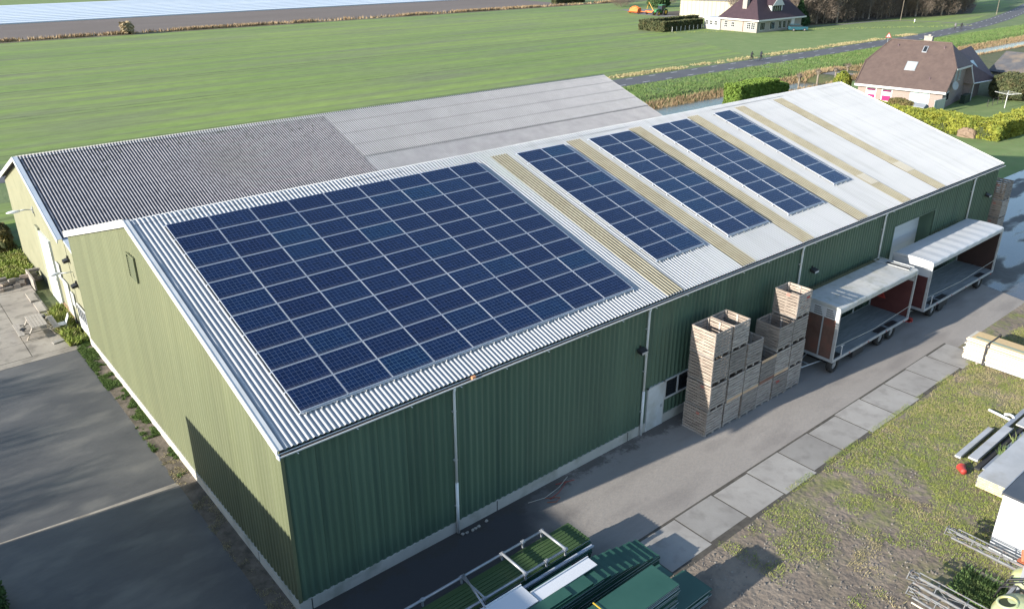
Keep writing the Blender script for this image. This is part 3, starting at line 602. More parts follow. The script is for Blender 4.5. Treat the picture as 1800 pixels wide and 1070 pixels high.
V, F = corr(19.8, RX1, RY0, RZ0, 29.2, RZ0+(29.2-RY0)*sl_, yseg=6, amp=.03, lift=.0); npmesh("roof_slope", V, F, M("mid_fibre_cement", (.27, .265, .27), (.34, .335, .335), .8, .85), rb, smooth=True)
V, F = corr(-.1, RX1, RY1, RZ0, RYR, RZR, yseg=2, amp=.03); npmesh("roof_slope", V, F, m_old, rb, smooth=True)
parts = [corr(-.12, RX1+.05, RYR-.3, RZR-.3*sl_, RYR, RZR, lift=.035, amp=.03), corr(-.12, RX1+.05, RYR+.3, RZR-.3*sl_, RYR, RZR, lift=.035, amp=.03)]
V, F = join(parts); npmesh("ridge_cap", V, F, m_old2, rb, smooth=True)
MB().tube([(-.12, RYR, RZR+.04), (RX1+.05, RYR, RZR+.04)], .05, 8).build("ridge_roll", m_old2, rb, smooth=True)
m_vt = M("grey_blue_verge", (.42, .47, .52), (.5, .54, .57), 1, .5)
rs = Vector((0, RYR-RY0, RZR-RZ0)).normalized(); rn = Vector((0, -rs.z, rs.y)); rl = math.hypot(RYR-RY0, RZR-RZ0)
MB().obox(Vector((-.24, RY0-.1, RZ0-.04))-rn*.16, (.04, 0, 0), rs*(rl+.1), rn*.24).obox(Vector((-.20, RY0-.1, RZ0-.04))+rn*.055, (.24, 0, 0), rs*(rl+.1), rn*.02).build("verge_trim", m_vt, rb)
rs2 = Vector((0, RYR-RY1, RZR-RZ0)).normalized(); rn2 = Vector((0, -rs2.z, rs2.y)); rn2 = rn2 if rn2.z > 0 else -rn2
MB().obox(Vector((-.24, RY1+.1, RZ0-.04))-rn2*.16, (.04, 0, 0), rs2*(rl+.1), rn2*.24).build("verge_trim", m_trim, rb)
# openings of the rear gable and the link between the barns
big = MB().box(-.02, .1, 30.95, 33.5, 0.0, 4.2).build("sliding_door", m_door, rb)
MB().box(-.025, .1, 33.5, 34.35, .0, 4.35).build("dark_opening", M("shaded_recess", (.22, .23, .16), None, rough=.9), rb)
MB().box(-.05, -.02, 31.0, 33.45, 1.75, 1.95).box(-.05, -.02, 31.9, 31.96, .0, 4.2).build("door_rail", m_steel, big)
link = MB().prism([(.12, 24.85, 0), (.12, 26.9, 0), (.12, 26.9, 5.38), (.12, 24.85, 5.05)], (.2, 0, 0)).build("link_wall", m_plas, rb)
MB().prism([(.05, 24.8, 5.08), (.05, 26.85, 5.40), (.05, 26.85, 5.52), (.05, 24.8, 5.20)], (.3, 0, 0)).build("coping", m_vt, link)
MB().box(.35, 49, 24.9, 26.85, 4.4, 4.5).build("valley_gutter", m_dark, rb)
for (ya, yb, za, zb, mt) in ((29.55, 30.25, 2.2, 3.15, m_trim), (28.2, 29.3, 0.1, 2.4, m_door), (27.2, 27.75, 1.3, 2.1, m_trim)):
    p_ = MB().box(.03, .1, ya, yb, za, zb).build("door" if zb-za > 2 else "window", mt, rb)
    MB().box(.0, .03, ya-.06, ya, za, zb).box(.0, .03, yb, yb+.06, za, zb).box(.0, .03, ya-.06, yb+.06, zb, zb+.06).build("frame", m_trim, p_)
w_ = MB().box(.05, .118, 24.95, 26.75, 1.0, 1.75).build("window", m_glass, rb)
mb = MB()
for yv in (24.95, 25.38, 25.82, 26.26, 26.7): mb.box(.0, .05, yv, yv+.07, 1.0, 1.75)
mb.box(.0, .05, 24.95, 26.77, .92, 1.0).box(.0, .05, 24.95, 26.77, 1.75, 1.81).box(.0, .09, 24.9, 26.8, .3, .9).build("frame", m_trim, w_)
m_brick = M("brick_base", (.36, .2, .13), (.42, .26, .18), 4, .9)
MB().box(.02, .1, 28.2, 33.4, 0, .35).build("brick_base", m_brick, rb)
for yv, z in ((26.6, 4.35), (25.8, 3.15)):
    f_ = MB().prism([(.08, yv-.2, z+.1), (-.2, yv-.2, z+.02), (-.2, yv-.2, z-.1), (.08, yv-.2, z-.06)], (0, .4, 0)).build("floodlight", m_black, rb)
    MB().box(.02, .1, yv-.04, yv+.04, z+.1, z+.25).build("bracket", m_black, f_)
MB().tube([(.1, 26.3, 3.75), (-.5, 26.35, 3.8)], .03, 6).blob((-.75, 26.4, 3.8), (.32, .12, .08), jit=0).build("wall_lamp", m_gut, rb, smooth=True)
lm = MB().tube([(.1, 34.2, 5.3), (-.3, 34.2, 5.38), (-.55, 34.2, 5.38)], .04, 8).build("lamp_arm", m_steel, rb, smooth=True)
MB().blob((-.9, 34.2, 5.36), (.42, .17, .09), k=12, jit=0).build("lamp_head", m_gut, lm, smooth=True)
MB().box(.05, .1, 34.1, 34.3, 5.1, 5.5).build("wall_plate", m_steel, lm)

# bare trees left of the picture: their soft shade lies over the asphalt
# the neighbouring shed left of the picture that throws its shadow over yard and gable
sd = thing("neighbour_shed", "green flat-roofed shed across the asphalt yard", "shed", (-20, -4, 0))
V, F = join([ribs((-12, 10.55), (-12, -22), .1, lambda s: 6.62, out=(1, 0)), ribs((-28, 10.55), (-12, 10.55), .1, lambda s: 6.62, out=(0, 1)), ribs((-12, -22), (-28, -22), .1, lambda s: 6.62, out=(0, -1)), ribs((-28, -22), (-28, 10.55), .1, lambda s: 6.62, out=(-1, 0))])
npmesh("wall", V, F, m_clad, sd)
MB().box(-28.1, -11.9, -22.1, 10.62, 6.62, 6.8).build("roof", m_fibre, sd); MB().box(-27.95, -12.05, -21.95, 10.5, -.1, .3).build("plinth", m_plinth, sd)
# ------------------------------------------------------------------ wooden crates
m_wood = M("weathered_wood", (.27, .22, .18), (.40, .335, .28), 1.8, .85, stretch=(1, 1, 6), rand=.3, c3=(.13, .10, .085), s3=2.2, a3=.7)
m_wood2 = M("grey_wood", (.26, .23, .205), (.39, .35, .315), 1.8, .85, stretch=(1, 1, 6), rand=.3, c3=(.12, .10, .09), s3=3, a3=.7)
m_fresh = M("fresh_wood", (.62, .42, .27), (.52, .36, .23), 2, .8)
m_rust = M("brown_plank", (.17, .08, .055), (.22, .11, .08), 2, .85)
m_red = M("red_paint", (.38, .045, .035), None, rough=.6)
CW, CD, CH = 1.15, 1.28, 1.265
def make_crate():
    t = thing("wooden_crate", "x", "crate")
    def planks(axis, pos, lo, hi):
        mb = MB(); z = .12; k = 0
        while z+.138 < CH:
            j = [.0, .004, -.003, .002][k % 4]
            if axis == 'x': mb.box(lo+abs(j), hi-abs(j), pos+j, pos+.02+j, z, z+.112)
            else: mb.box(pos+j, pos+.02+j, lo, hi, z, z+.112)
            z += .1425; k += 1
        return mb
    planks('x', .0, 0, CW).build("side_panel", m_wood2, t); planks('x', CD-.02, 0, CW).build("side_panel", m_wood2, t)
    planks('y', .0, .026, CD-.026).build("side_panel", m_wood, t); planks('y', CW-.02, .026, CD-.026).build("side_panel", m_wood, t)
    for x in (.03, CW-.1):
        for y in (.03, CD-.1): MB().box(x, x+.07, y, y+.07, .1, 1.225).build("corner_post", m_wood2, t)
    for x in (.03, CW-.055): MB().box(x, x+.025, CD/2-.05, CD/2+.05, .1, 1.22).build("middle_post", m_wood2, t)
    mb = MB()
    for i in range(8): mb.box(.03, CW-.03, .03+i*.155, .03+i*.155+.145, .1, .12)
    mb.build("floor", m_wood, t)
    mb = MB()
    for x in (0, CW/2-.05, CW-.1): mb.box(x, x+.1, .01, CD-.01, .0, .1)
    mb.build("skid", m_wood2, t)
    return t
CR = make_crate(); fr = [True]
def crate(x, y, z, label, group="stacked wooden crates beside the barn", rz=0):
    if fr[0]: o = CR; fr[0] = False; o['label'] = label; o['group'] = group; o.location = (x, y, z); o.rotation_euler = (0, 0, rz)
    else: o = dup(CR, (x, y, z), rz, label, group)
    wloc[o.name] = (x, y, z)
    return o
lev = {4: ["bottom", "second lowest", "second highest", "top"], 3: ["bottom", "middle", "top"], 2: ["bottom", "top"]}
cxs = [18.26, 19.52, 20.74, 21.98, 23.2, 24.42]
cnt = [4, 4, 3, 2, 3, 4]; crs = {}
for i, (x, k) in enumerate(zip(cxs, cnt)):
    for j in range(k):
        jx, jy = rnd.uniform(-.015, .015), rnd.uniform(-.03, .03)
        where = "leftmost column, beside the door" if i == 0 else ("rightmost column, beside the trailer" if i == 5 else ordn[i]+" column from the left")
        crs[i, j] = crate(x+jx, -2.08+jy, .0+j*(CH+.012), "slatted wooden crate, "+lev[k][j]+" of its stack, in the "+where, rz=rnd.uniform(-.012, .012))
# odd planks and paint marks
def plank(cr, name, z0, z1, mat, side='y'):
    o = MB().box(.0, CW, -.012, -.0045, z0, z1).build(name, mat); o.parent = cr
plank(crs[3, 1], "fresh_plank", 1.12, 1.265, m_fresh); plank(crs[3, 1], "brown_plank", .0, .16, m_rust); plank(crs[4, 1], "fresh_plank", .0, .13, m_fresh); plank(crs[2, 1], "fresh_plank", .0, .13, m_fresh); plank(crs[1, 1], "fresh_plank", .0, .13, m_fresh)
for c_, yy, zz in ((crs[0, 0], .55, .95), (crs[0, 1], .5, 1.05), (crs[5, 3], .6, 1.05)):
    mb = MB()
    for k in range(3): mb.obox((-.006, yy-.06*k, zz), (.004, 0, 0), (0, .05, .02), (0, -.02, .12))
    o = mb.build("red_mark", M("faded_red_mark", (.5, .14, .1), (.4, .2, .17), 8, .9), None); o.parent = c_
o = MB().obox((.2, -.012, .93), (.32, 0, -.05), (0, .004, 0), (0, 0, .05)).obox((.25, -.012, .83), (.26, 0, .02), (0, .004, 0), (0, 0, .04)).build("red_mark", m_red); o.parent = crs[4, 0]
o = MB().box(.7, .95, -.014, -.004, .9, 1.0).build("red_tag", m_red); o.parent = crs[5, 3]
for j in range(4):
    crate(51.9, -.55+rnd.uniform(-.03, .03), j*(CH+.012), "grey slatted crate, "+lev[4][j]+" of the far stack at the end of the barn", "crate stack at the far barn corner")
for j in range(3):
    crate(51.95, .95+rnd.uniform(-.03, .03), j*(CH+.012), "grey slatted crate behind the far corner stack, "+lev[3][j]+" of three", "crate stack at the far barn corner")

# ------------------------------------------------------------------ box trailers
m_tr = M("trailer_roof_white", (.40, .40, .385), (.50, .50, .48), .8, .55, c3=(.28, .28, .22), s3=2.5, a3=.55)
m_tr2 = M("trailer_cover", (.47, .48, .49), (.52, .53, .54), .6, .5)
m_ply = M("brown_plywood", (.095, .05, .038), (.15, .09, .07), 1.6, .6, c3=(.17, .05, .035), s3=1.6, a3=.6)
m_ply3 = M("dark_red_plywood", (.07, .018, .018), (.10, .03, .028), 1.3, .6)
m_ply2 = M("dark_plywood", (.028, .015, .013), (.045, .022, .02), 1, .6)
m_deck = M("deck_boards", (.18, .20, .21), (.26, .28, .29), .8, .65, stretch=(1, 8, 1), c3=(.12, .13, .13), s3=1.5, a3=.5)
m_tyre = M("tyre_rubber", (.022, .022, .023), (.04, .038, .036), 5, .85)
m_rim = M("wheel_rim", (.42, .43, .44), (.32, .31, .30), 6, .5, metal=.3)
m_rope = M("pale_rope", (.5, .48, .42), None, rough=.9)
def wheel(parent, x, y, z, r, w, s=-1):
    k = 24; mb = MB(); v = []; f = []; prof = [(0.55*r, 0), (.9*r, -.01), (r, w*.12), (r, w*.88), (.9*r, w+.01), (.55*r, w)]
    for i in range(k):
        a = 2*pi*i/k
        for (rr_, d) in prof: v.append((x+rr_*math.cos(a), y-s*d*-1 if False else y+(d if s < 0 else -d), z+rr_*math.sin(a)))
    m_ = len(prof)
    for i in range(k):
        for j in range(m_-1): f.append((i*m_+j, ((i+1) % k)*m_+j, ((i+1) % k)*m_+j+1, i*m_+j+1))
    wh = MB().add(v, f).build("wheel", m_tyre, parent, smooth=True)
    yy = y+.05*(1 if s < 0 else -1)
    rim = MB().tube([(x, yy, z), (x, yy+.04, z)], [r*.56, r*.56], 20).tube([(x, yy-.05, z), (x, yy, z)], [.07, .09], 10)
    for i in range(6):
        a = 2*pi*i/6; rim.box(x+.13*math.cos(a)-.015, x+.13*math.cos(a)+.015, yy-.02, yy, z+.13*math.sin(a)-.015, z+.13*math.sin(a)+.015)
    rim.build("rim", m_rim, wh); return wh
wheels_r = lambda r: r+.03
def trailer(label, x0, x1, y0, y1, zd, zt, wheels, wr, roof_mat, old):
    t = thing("box_trailer", label, "trailer", (x0, (y0+y1)/2, 0), "open-sided trailers parked along the barn")
    dk = MB().box(x0+.05, x1-.05, y0+.02, y1-.02, zd-.06, zd).build("deck", m_deck, t)
    MB().box(x0, x1, y0-.03, y0+.02, zd-.14, zd+.01).box(x0, x1, y1-.02, y1+.03, zd-.14, zd+.01).box(x0, x0+.05, y0+.02, y1-.02, zd-.14, zd+.01).box(x1-.05, x1, y0+.02, y1-.02, zd-.14, zd+.01).build("deck_edge", m_steel, t)
    MB().box(x0+.2, x1-.2, y0+.55, y0+.7, zd-.34, zd-.06).box(x0+.2, x1-.2, y1-.7, y1-.55, zd-.34, zd-.06).build("chassis", m_black, t)
    # end walls
    for k, xe in enumerate((x0+.02, x1-.07)):
        m_ = (m_ply if old else m_ply3) if k == 0 else (m_ply3 if old else m_ply2)
        hw = zt-.72 if old or k == 1 else zt-.95
        wl_ = MB().box(xe, xe+.05, y0+.06, y1-.06, zd, hw).build("front_wall" if k == 0 else "rear_wall", m_, t)
        xo = xe-.03 if k == 0 else xe+.05
        for ya in ((y0+y1)/2-.35, y0+.06, y1-.13): MB().box(xo, xo+.03, ya, ya+.065, zd, hw).build("wall_rib", m_steel, wl_)
        if k == 0:
            cr_ = MB().box(xe-.01, xe+.06, y0+.06, y1-.06, hw, zt-.16).build("head_panel", m_tr2, t)
            if old:
                mb = MB()
                for i in range(4):
                    for j in range(3): mb.box(xe-.02, xe-.011, y0+.25+j*.65+.04*i, y0+.25+j*.65+.45, hw+.08+i*.11, hw+.12+i*.11)
                mb.build("slot", m_dark, cr_)
        else:
            MB().box(xe, xe+.05, y0+.06, y1-.06, hw, zt-.16).build("head_panel", m_ply2 if not old else m_tr2, t)
    for (x, y) in ((x0, y0-.02), (x1-.09, y0-.02), (x0, y1-.07), (x1-.09, y1-.07)): MB().box(x, x+.09, y, y+.09, zd, zt-.1).build("corner_post", m_steel, t)
    if old:
        for x in (x0+3.4, x0+3.75, x0+6.0): MB().box(x, x+.06, y1-.06, y1, zd, zt-.15).build("post", m_steel, t)
    # roof with a rounded edge
    mb = MB(); n_ = 9; prof = [(y0-.03, zt-.3), (y0-.03, zt-.12), (y0+.0, zt-.05), (y0+.1, zt-.01)]+[(y0+.1+(y1-y0-.2)*i/n_, zt-.01+.05*math.sin(pi*i/n_)) for i in range(1, n_)]+[(y1-.1, zt-.01), (y1, zt-.05), (y1+.03, zt-.12), (y1+.03, zt-.3), (y1+.0, zt-.3), (y1-.02, zt-.13), (y0+.02, zt-.13), (y0+.0, zt-.3)]
    xs_ = np.linspace(x0-.02, x1+.02, 2); seg = 18 if not old else 12; v = []; f = []
    for i in range(seg+1):
        x = x0-.02+(x1-x0+.04)*i/seg; sag = (-.022*math.sin(pi*2*i/seg*seg/2) if False else (-.02 if i % 2 else .0)) if not old else (-.012 if i % 3 else .006)
        for (yy, zz) in prof: v.append((x, yy, zz+(sag if zz > zt-.06 else 0)))
    m_ = len(prof)
    for i in range(seg):
        for j in range(m_): f.append((i*m_+j, (i+1)*m_+j, (i+1)*m_+(j+1) % m_, i*m_+(j+1) % m_))
    f.append(tuple(range(m_))); f.append(tuple(range(seg*m_, (seg+1)*m_))[::-1])
    rf = MB().add(v, f).build("roof", roof_mat, t, smooth=False)
    if old:
        MB().box(x0+.3, x1-.2, y1-.2, y1-.02, zt-.0, zt+.03).build("moss", M("roof_moss", (.07, .075, .03), (.14, .13, .07), 5, .95), rf)
        MB().box(x1-.62, x1-.22, y0+.3, y1-.7, zt+.045, zt+.062).build("roof_gap", m_dark, rf)
        MB().tube([(x1-.7, y0+.2, zt+.07), (x1-.7, y1-.1, zt+.07), (x1-.05, y1-.1, zt+.07), (x1-.05, y0+.2, zt+.07), (x1-.7, y0+.2, zt+.07)], .02, 6).box(x1-.35, x1-.3, y0+.3, y1-.6, zt+.063, zt+.08).build("roof_bar", m_steel, rf)
    MB().tube([(x0+.05, y0-.03, zd+.75), ((x0+x1)/2, y0-.03, zd+.55), (x1-.05, y0-.03, zd+.75)], .013, 6).build("side_rope", m_rope, t)
    MB().box(x0+.75, x0+.79, y0-.05, y0-.01, zd, zd+.62).box(x0+.62, x0+.92, y0-.05, y0-.01, zd+.6, zd+.64).build("rope_stand", m_tr2, t)
    for wx in wheels:
        wheel(t, wx, y0+.06, wr, wr, .26); wheel(t, wx, y1-.06, wr, wr, .26, 1)
        MB().box(wx-.05, wx+.05, y0+.3, y1-.3, wr-.06, wr+.06).box(wx-.08, wx+.08, y0+.5, y0+.62, wr+.05, zd-.34).box(wx-.08, wx+.08, y1-.62, y1-.5, wr+.05, zd-.34).build("axle", m_black, t)
    yc = (y0+y1)/2
    for i in range(4): MB().box(x0+1.6+i*1.9, x0+1.7+i*1.9, y0-.045, y0-.031, zd-.10, zd-.05).build("reflector", m_red, t)
    MB().box(x1-.02, x1+.03, y0+.05, y0+.4, zd-.34, zd-.16).build("tail_light", m_red, t); MB().box(x1-.02, x1+.03, y1-.4, y1-.05, zd-.34, zd-.16).build("tail_light", m_red, t)
    MB().box(x0+2.2, x0+3.3, y0+.05, y0+.5, zd-.62, zd-.16).build("tool_box", m_dark, t)
    for wx in wheels: MB().box(wx-wheels_r(wr), wx+wheels_r(wr), y0+.03, y0+.34, 2*wr+.03, 2*wr+.05).build("mudguard", m_black, t)
    MB().tube([(x0+.6, yc-.5, .5), (x0-1.5, yc-.05, .42)], .035, 6).tube([(x0+.6, yc+.5, .5), (x0-1.5, yc+.05, .42)], .035, 6).tube([(x0-.5, yc-.3, .46), (x0-.5, yc+.3, .46)], .03, 6).ring((x0-1.6, yc, .42), (0, 0, 1), .08, .02).build("drawbar", m_steel, t)
    return t
t1 = trailer("weathered white open trailer with red triangle inside, beside the crate stacks", 27.5, 35.45, -2.62, -.35, .86, 3.72, (27.98, 32.62, 33.82), .43, m_tr, True)
xt = 35.36-.04
MB().prism([(xt-.015, -1.25, 1.55), (xt-.015, -.72, 1.55), (xt-.015, -.985, 2.05)], (.012, 0, 0)).build("warning_triangle", m_red, t1)
MB().prism([(xt-.03, -1.12, 1.63), (xt-.03, -.85, 1.63), (xt-.03, -.985, 1.89)], (.012, 0, 0)).build("triangle_centre", M("dark_red", (.25, .02, .02), None, rough=.5), t1)
MB().box(x0 := 36.0, 36.3, -2.55, -2.2, .3, .5).box(36.0, 36.06, -2.66, -2.1, .38, .52).build("tail_lamp", m_red, t1)
t2 = trailer("clean grey-white open trailer with dark red end wall, right of the weathered trailer", 37.05, 46.5, -2.72, -.45, .86, 3.74, (38.5, 39.65, 44.9), .42, m_tr2, False)

# ------------------------------------------------------------------ stacks of green cladding sheets in the foreground
m_gs = M("green_sheet", (.022, .075, .055), (.032, .095, .07), .8, .38, spec=.5)
m_gs1 = M("green_sheet_ribbed", (.045, .085, .03), (.06, .10, .04), .8, .42, stretch=(.3, 6, 1))
m_ins = M("sheet_underside", (.45, .50, .58), (.36, .40, .46), 2, .45)
m_ws = M("white_sheet", (.58, .60, .63), None, rough=.35)
m_galv = M("galvanised_pipe", (.26, .28, .31), (.34, .36, .39), 3, .4, metal=.3)
m_boom = M("weathered_pipe", (.10, .108, .118), (.17, .18, .19), 5, .6, metal=.0, c3=(.16, .09, .055), s3=6, a3=.5)
def pile(name, label, x0, x1, y0, y1, z0, z1, layer, top_mat, jit, seed, ribs_=True, group="stacks of green cladding sheets on the yard", light=.35):
    R = random.Random(seed); t = thing(name, label, "sheet stack", (x0, (y0+y1)/2, 0), group)
    z = z0; k = 0; last = None; n_ = int((z1-z0)/layer)
    for k in range(n_):
        dx = R.uniform(-jit, jit) if k < n_-1 else 0; dy = R.uniform(-.02, .02) if k < n_-1 else 0
        mb = MB().box(x0, x1+dx, y0+dy, y1+dy, z, z+layer*.72)
        if ribs_ and k == n_-1:
            m_ = int((y1-y0)/.14)
            for i in range(m_): yy = y0+dy+.05+i*.14; mb.box(x0, x1+dx, yy, yy+.045, z+layer*.72-.001, z+layer*.72+.022)
        o = mb.build("sheet", top_mat if k >= n_-2 else m_gs, t)
        if R.random() < light or k == n_-1: MB().box(x0, x1+dx-.01, y0+dy-.004, y0+dy+.02, z+layer*.05, z+layer*.28).box(x1+dx-.02, x1+dx+.004, y0+dy, y1+dy, z+layer*.05, z+layer*.28).build("lining", m_ins, o)
        else: pass
        z += layer
    mb = MB()
    x = x0+.3
    while x < x1-.3: mb.box(x, x+.09, y0+.02, y1-.02, max(0, z0-.1), z0-.002); x += 1.6
    if z0 > .05 and z0 < .2: mb.build("bearer", m_wood2, t)
    return t
s1 = pile("sheet_stack", "green ribbed sheet stack with a grey pipe frame lying on it, nearest the barn", -.5, 8.8, -4.35, -3.24, .1, 1.10, .062, m_gs1, .12, 1)
# long light profiles lying against it
MB().box(-.5, 8.75, -4.60, -4.46, .93, .95).box(-.5, 8.75, -4.60, -4.585, .95, 1.0).build("angle_profile", m_ins, s1)
for k in range(13):
    xe = 8.6+R.uniform(-.12, .1) if False else 8.55+.1*math.sin(k*2.7); yo = .02*math.sin(k*1.9)
    o = MB().box(-.5, xe, -4.62+yo, -4.37, .1+k*.062, .1+k*.062+.045).build("side_sheet", m_gs, s1)
    if k % 2: MB().box(-.5, xe-.01, -4.628+yo, -4.60+yo, .1+k*.062+.002, .1+k*.062+.013).build("lining", m_ins, o)
s2 = thing("sheet_stack", "dark green sheet stack with stepped ends, in the middle of three", "sheet stack", (5, -5.6, 0), "stacks of green cladding sheets on the yard")
ends = [10.46]*6+[10.42, 10.1, 9.78, 9.42, 9.08, 8.72, 8.36, 8.0, 7.66]
z = .1
for k, xe in enumerate(ends):
    hgt = .075; yo = .02*math.sin(k*2.1); top = k >= 6
    mb = MB().box(-.5, xe, -6.12+yo, -5.04+yo, z, z+hgt*.7)
    if k >= 5: mb.box(xe-.5, xe, -6.12+yo, -6.06+yo, z+hgt*.7-.001, z+hgt*.7+.02)
    o = mb.build("sheet", m_gs, s2)
    if k % 2 == 0: MB().box(-.5, xe-.01, -6.124+yo, -6.1+yo, z+.003, z+.016).build("lining", m_ins, o)
    z += hgt+.004
s2top = z
MB().box(5.0, 7.2, -6.1, -5.05, z, z+.05).build("sheet", m_gs, s2)
for args in (("white_sheet", "narrow white sheet lying on the stepped green stack", 5.35, 7.85, -5.62, -5.16, s2top+.06, s2top+.09), ("white_sheet", "wide white sheet at the bottom edge, left of the narrow one", 1.2, 5.3, -5.6, -4.75, s2top+.1, s2top+.14)):
    nm, lb, a, b_, c_, d_, e_, f_ = args
    tag(MB().box(a, b_, c_, d_, e_, f_).box(a, b_, d_-.03, d_, f_, f_+.05).build(nm, m_ws, loc=(a, c_, e_)), lb, "sheet", "white sheets on the green stacks")
tag(MB().box(4.2, 6.3, -6.05, -5.64, s2top+.06, s2top+.12).build("green_sheet", m_gs, loc=(4.2, -6, s2top)), "short green sheet lying across the stepped stack next to the white sheets", "sheet")
s4 = pile("sheet_stack", "low dark green sheet stack reaching out furthest right under the tall one", 1.0, 10.55, -8.2, -7.05, .1, .60, .07, m_gs, .15, 4, False, light=.8)
s3 = pile("sheet_stack", "tall smooth green sheet stack with yellow strap, nearest the camera", 1.0, 8.97, -8.08, -6.95, .61, 1.70, .062, m_gs, .10, 3, False, light=.75)
MB().box(6.3, 6.34, -8.12, -6.92, 1.69, 1.70).box(6.3, 6.34, -8.125, -8.10, .6, 1.70).build("strap", M("yellow_strap", (.75, .5, .05), None, rough=.5), s3)
MB().box(8.9, 9.4, -7.5, -6.9, 1.35, 1.40).build("offset_sheet", m_gs, s3)
# pipe frame on the first stack
pfm = thing("pipe_frame", "grey galvanised pipe frame lying on the nearest-to-barn sheet stack", "frame", (4, -3.8, 1.1)); zf_ = 1.36
MB().tube([(-.2, -3.22, zf_), (7.6, -3.22, zf_)], .045, 8).build("rail", m_galv, pfm, smooth=True)
MB().tube([(-.2, -4.42, zf_), (7.6, -4.42, zf_)], .045, 8).build("rail", m_galv, pfm, smooth=True)
for x in (.9, 5.78, 7.55): MB().tube([(x, -3.2, zf_+.03), (x, -4.45, zf_+.03)], .05, 8).build("crossbar", m_galv, pfm, smooth=True)
MB().tube([(4.1, -3.2, zf_+.04), (4.1, -4.45, zf_+.04)], .035, 8).build("crossbar", m_galv, pfm, smooth=True)
MB().tube([(4.2, -3.2, zf_+.05), (3.75, -4.9, zf_+.25)], .035, 8).build("brace", m_galv, pfm, smooth=True)
for x in (.9, 2.6, 4.1, 5.78, 6.7, 7.55):
    for y in (-3.22, -4.42): MB().tube([(x, y, 1.12), (x, y, zf_+.07)], .04, 8).tube([(x-.07, y, zf_), (x+.07, y, zf_)], .065, 8).build("clamp", m_galv, pfm)

# ------------------------------------------------------------------ white board bundle
m_lamp = M("orange_reflector", (.7, .22, .03), None, rough=.3)
m_bd = M("cream_boards", (.47, .44, .36), (.55, .53, .46), .8, .7, stretch=(6, .6, 1), c3=(.5, .40, .22), s3=1.2, a3=.5)
m_bd_e = M("board_core", (.60, .44, .22), (.5, .36, .2), 6, .85)
bb = thing("board_bundle", "long bundle of cream boards with grey straps, lying at the end of the slab path", "boards", (35.3, -9, 0))
R = random.Random(5); z = .08; k = 0
while z < 1.22:
    w = 1.75*(.62+.38*math.sin(pi*min(1, (z+.25)/1.5))); w = 1.05+.5*math.sin(pi*min(1, (z+.12)/1.35)); j = R.uniform(-.06, .06); yj = R.uniform(-.06, .06)
    MB().box(35.15-w/2+j, 35.15+w/2+j, -14.5, -6.12+yj, z, z+.046).build("board", m_bd if k % 3 else m_ws, bb)
    MB().box(35.15-w/2+.02, 35.15+w/2-.02, -14.4, -6.25, z+.052, z+.066).build("batten", m_bd_e, bb)
    MB().box(35.15-w/2+j+.01, 35.15+w/2+j-.01, -6.12+yj, -6.105+yj, z+.006, z+.046).build("board_end", m_bd_e, bb) if k % 2 == 0 else None
    z += .066; k += 1
for yy in (-7.15,): MB().box(34.3, 36.0, yy-.04, yy+.04, z+.0, z+.02).box(34.28, 34.31, yy-.04, yy+.04, .1, z+.02).box(35.99, 36.02, yy-.04, yy+.04, .1, z+.02).blob((35.9, yy, z+.06), (.09, .06, .07), 6, 4).build("strap", m_dark, bb)
MB().box(34.75, 34.98, -14.5, -6.4, z, z+.014).build("grey_stripe", M("grey_green_edge", (.27, .30, .22), None, rough=.7), bb)
MB().box(34.4, 35.9, -6.9, -6.8, 0, .08).box(34.4, 35.9, -9.5, -9.4, 0, .08).box(34.4, 35.9, -12.5, -12.4, 0, .08).build("bearer", m_wood2, bb)

# ------------------------------------------------------------------ grey sheets, profiles, pipe and red bucket on the grass
m_gp = M("grey_panel", (.36, .37, .38), (.46, .47, .48), .7, .5, c3=(.26, .24, .2), s3=1.5, a3=.4)
m_foam = M("yellow_foam", (.52, .42, .17), (.62, .56, .36), 8, .9)
sp_ = thing("panel_pile", "pile of wide grey panels with yellow foam cores on the grass", "panel pile", (25, -11.8, 0))
for k in range(5):
    MB().box(23.72+.03*(k % 2), 31, -12.25, -11.2-.02*(k % 3), .06+k*.095, .06+k*.095+.075).build("foam_core", m_foam, sp_)
    MB().box(23.70+.03*((k+1) % 2), 31.05, -12.27, -11.18, .06+k*.095+.0755, .06+k*.095+.088).build("panel_skin", m_gp, sp_)
MB().box(23.6, 31, -12.45, -12.29, .5, .56).build("edge_angle", M("dark_teal_angle", (.04, .07, .08), None, rough=.4), sp_)
def loose(name, label, cat, mat, z, pts, group=None): ...
gl = "grey metal profiles lying on the grass"
def prof(x0, x1, y0, y1, z0, z1, label, mat=m_gp, slope_=0.0):
    o = MB().obox((x0, y0, z0), (x1-x0, slope_, 0), (0, y1-y0, 0), (0, 0, z1-z0)); o.obox((x0-.0, y0-.015, z0), (x1-x0, slope_, 0), (0, .012, 0), (0, 0, z1-z0+.06)); tag(o.build("metal_profile", mat, loc=(x0, y0, z0)), label, "metal profile", gl)
prof(25.05, 28.4, -10.02, -9.80, .12, .2, "light grey metal profile lying alone, farthest left on the grass")
prof(25.2, 28.9, -10.62, -10.26, .22, .30, "wide grey metal tray in the middle of the loose profiles")
prof(24.9, 31.5, -10.86, -10.66, .04, .12, "dark narrow steel profile under the wide grey tray", m_dark)
prof(25.1, 29.3, -11.02, -10.9, .04, .12, "thin bluish profile between grey tray and panel pile", m_galv)
prof(28.9, 31.4, -10.35, -10.16, .04, .12, "short dark-edged steel profile behind the wide tray", m_galv)
prof(29.6, 31.5, -10.9, -10.5, .13, .2, "short pale grey profile at the picture's right edge", m_gp)
wp = thing("drain_pipe", "white plastic drain pipe with elbow lying on the grass", "pipe", (30, -9.6, .1))
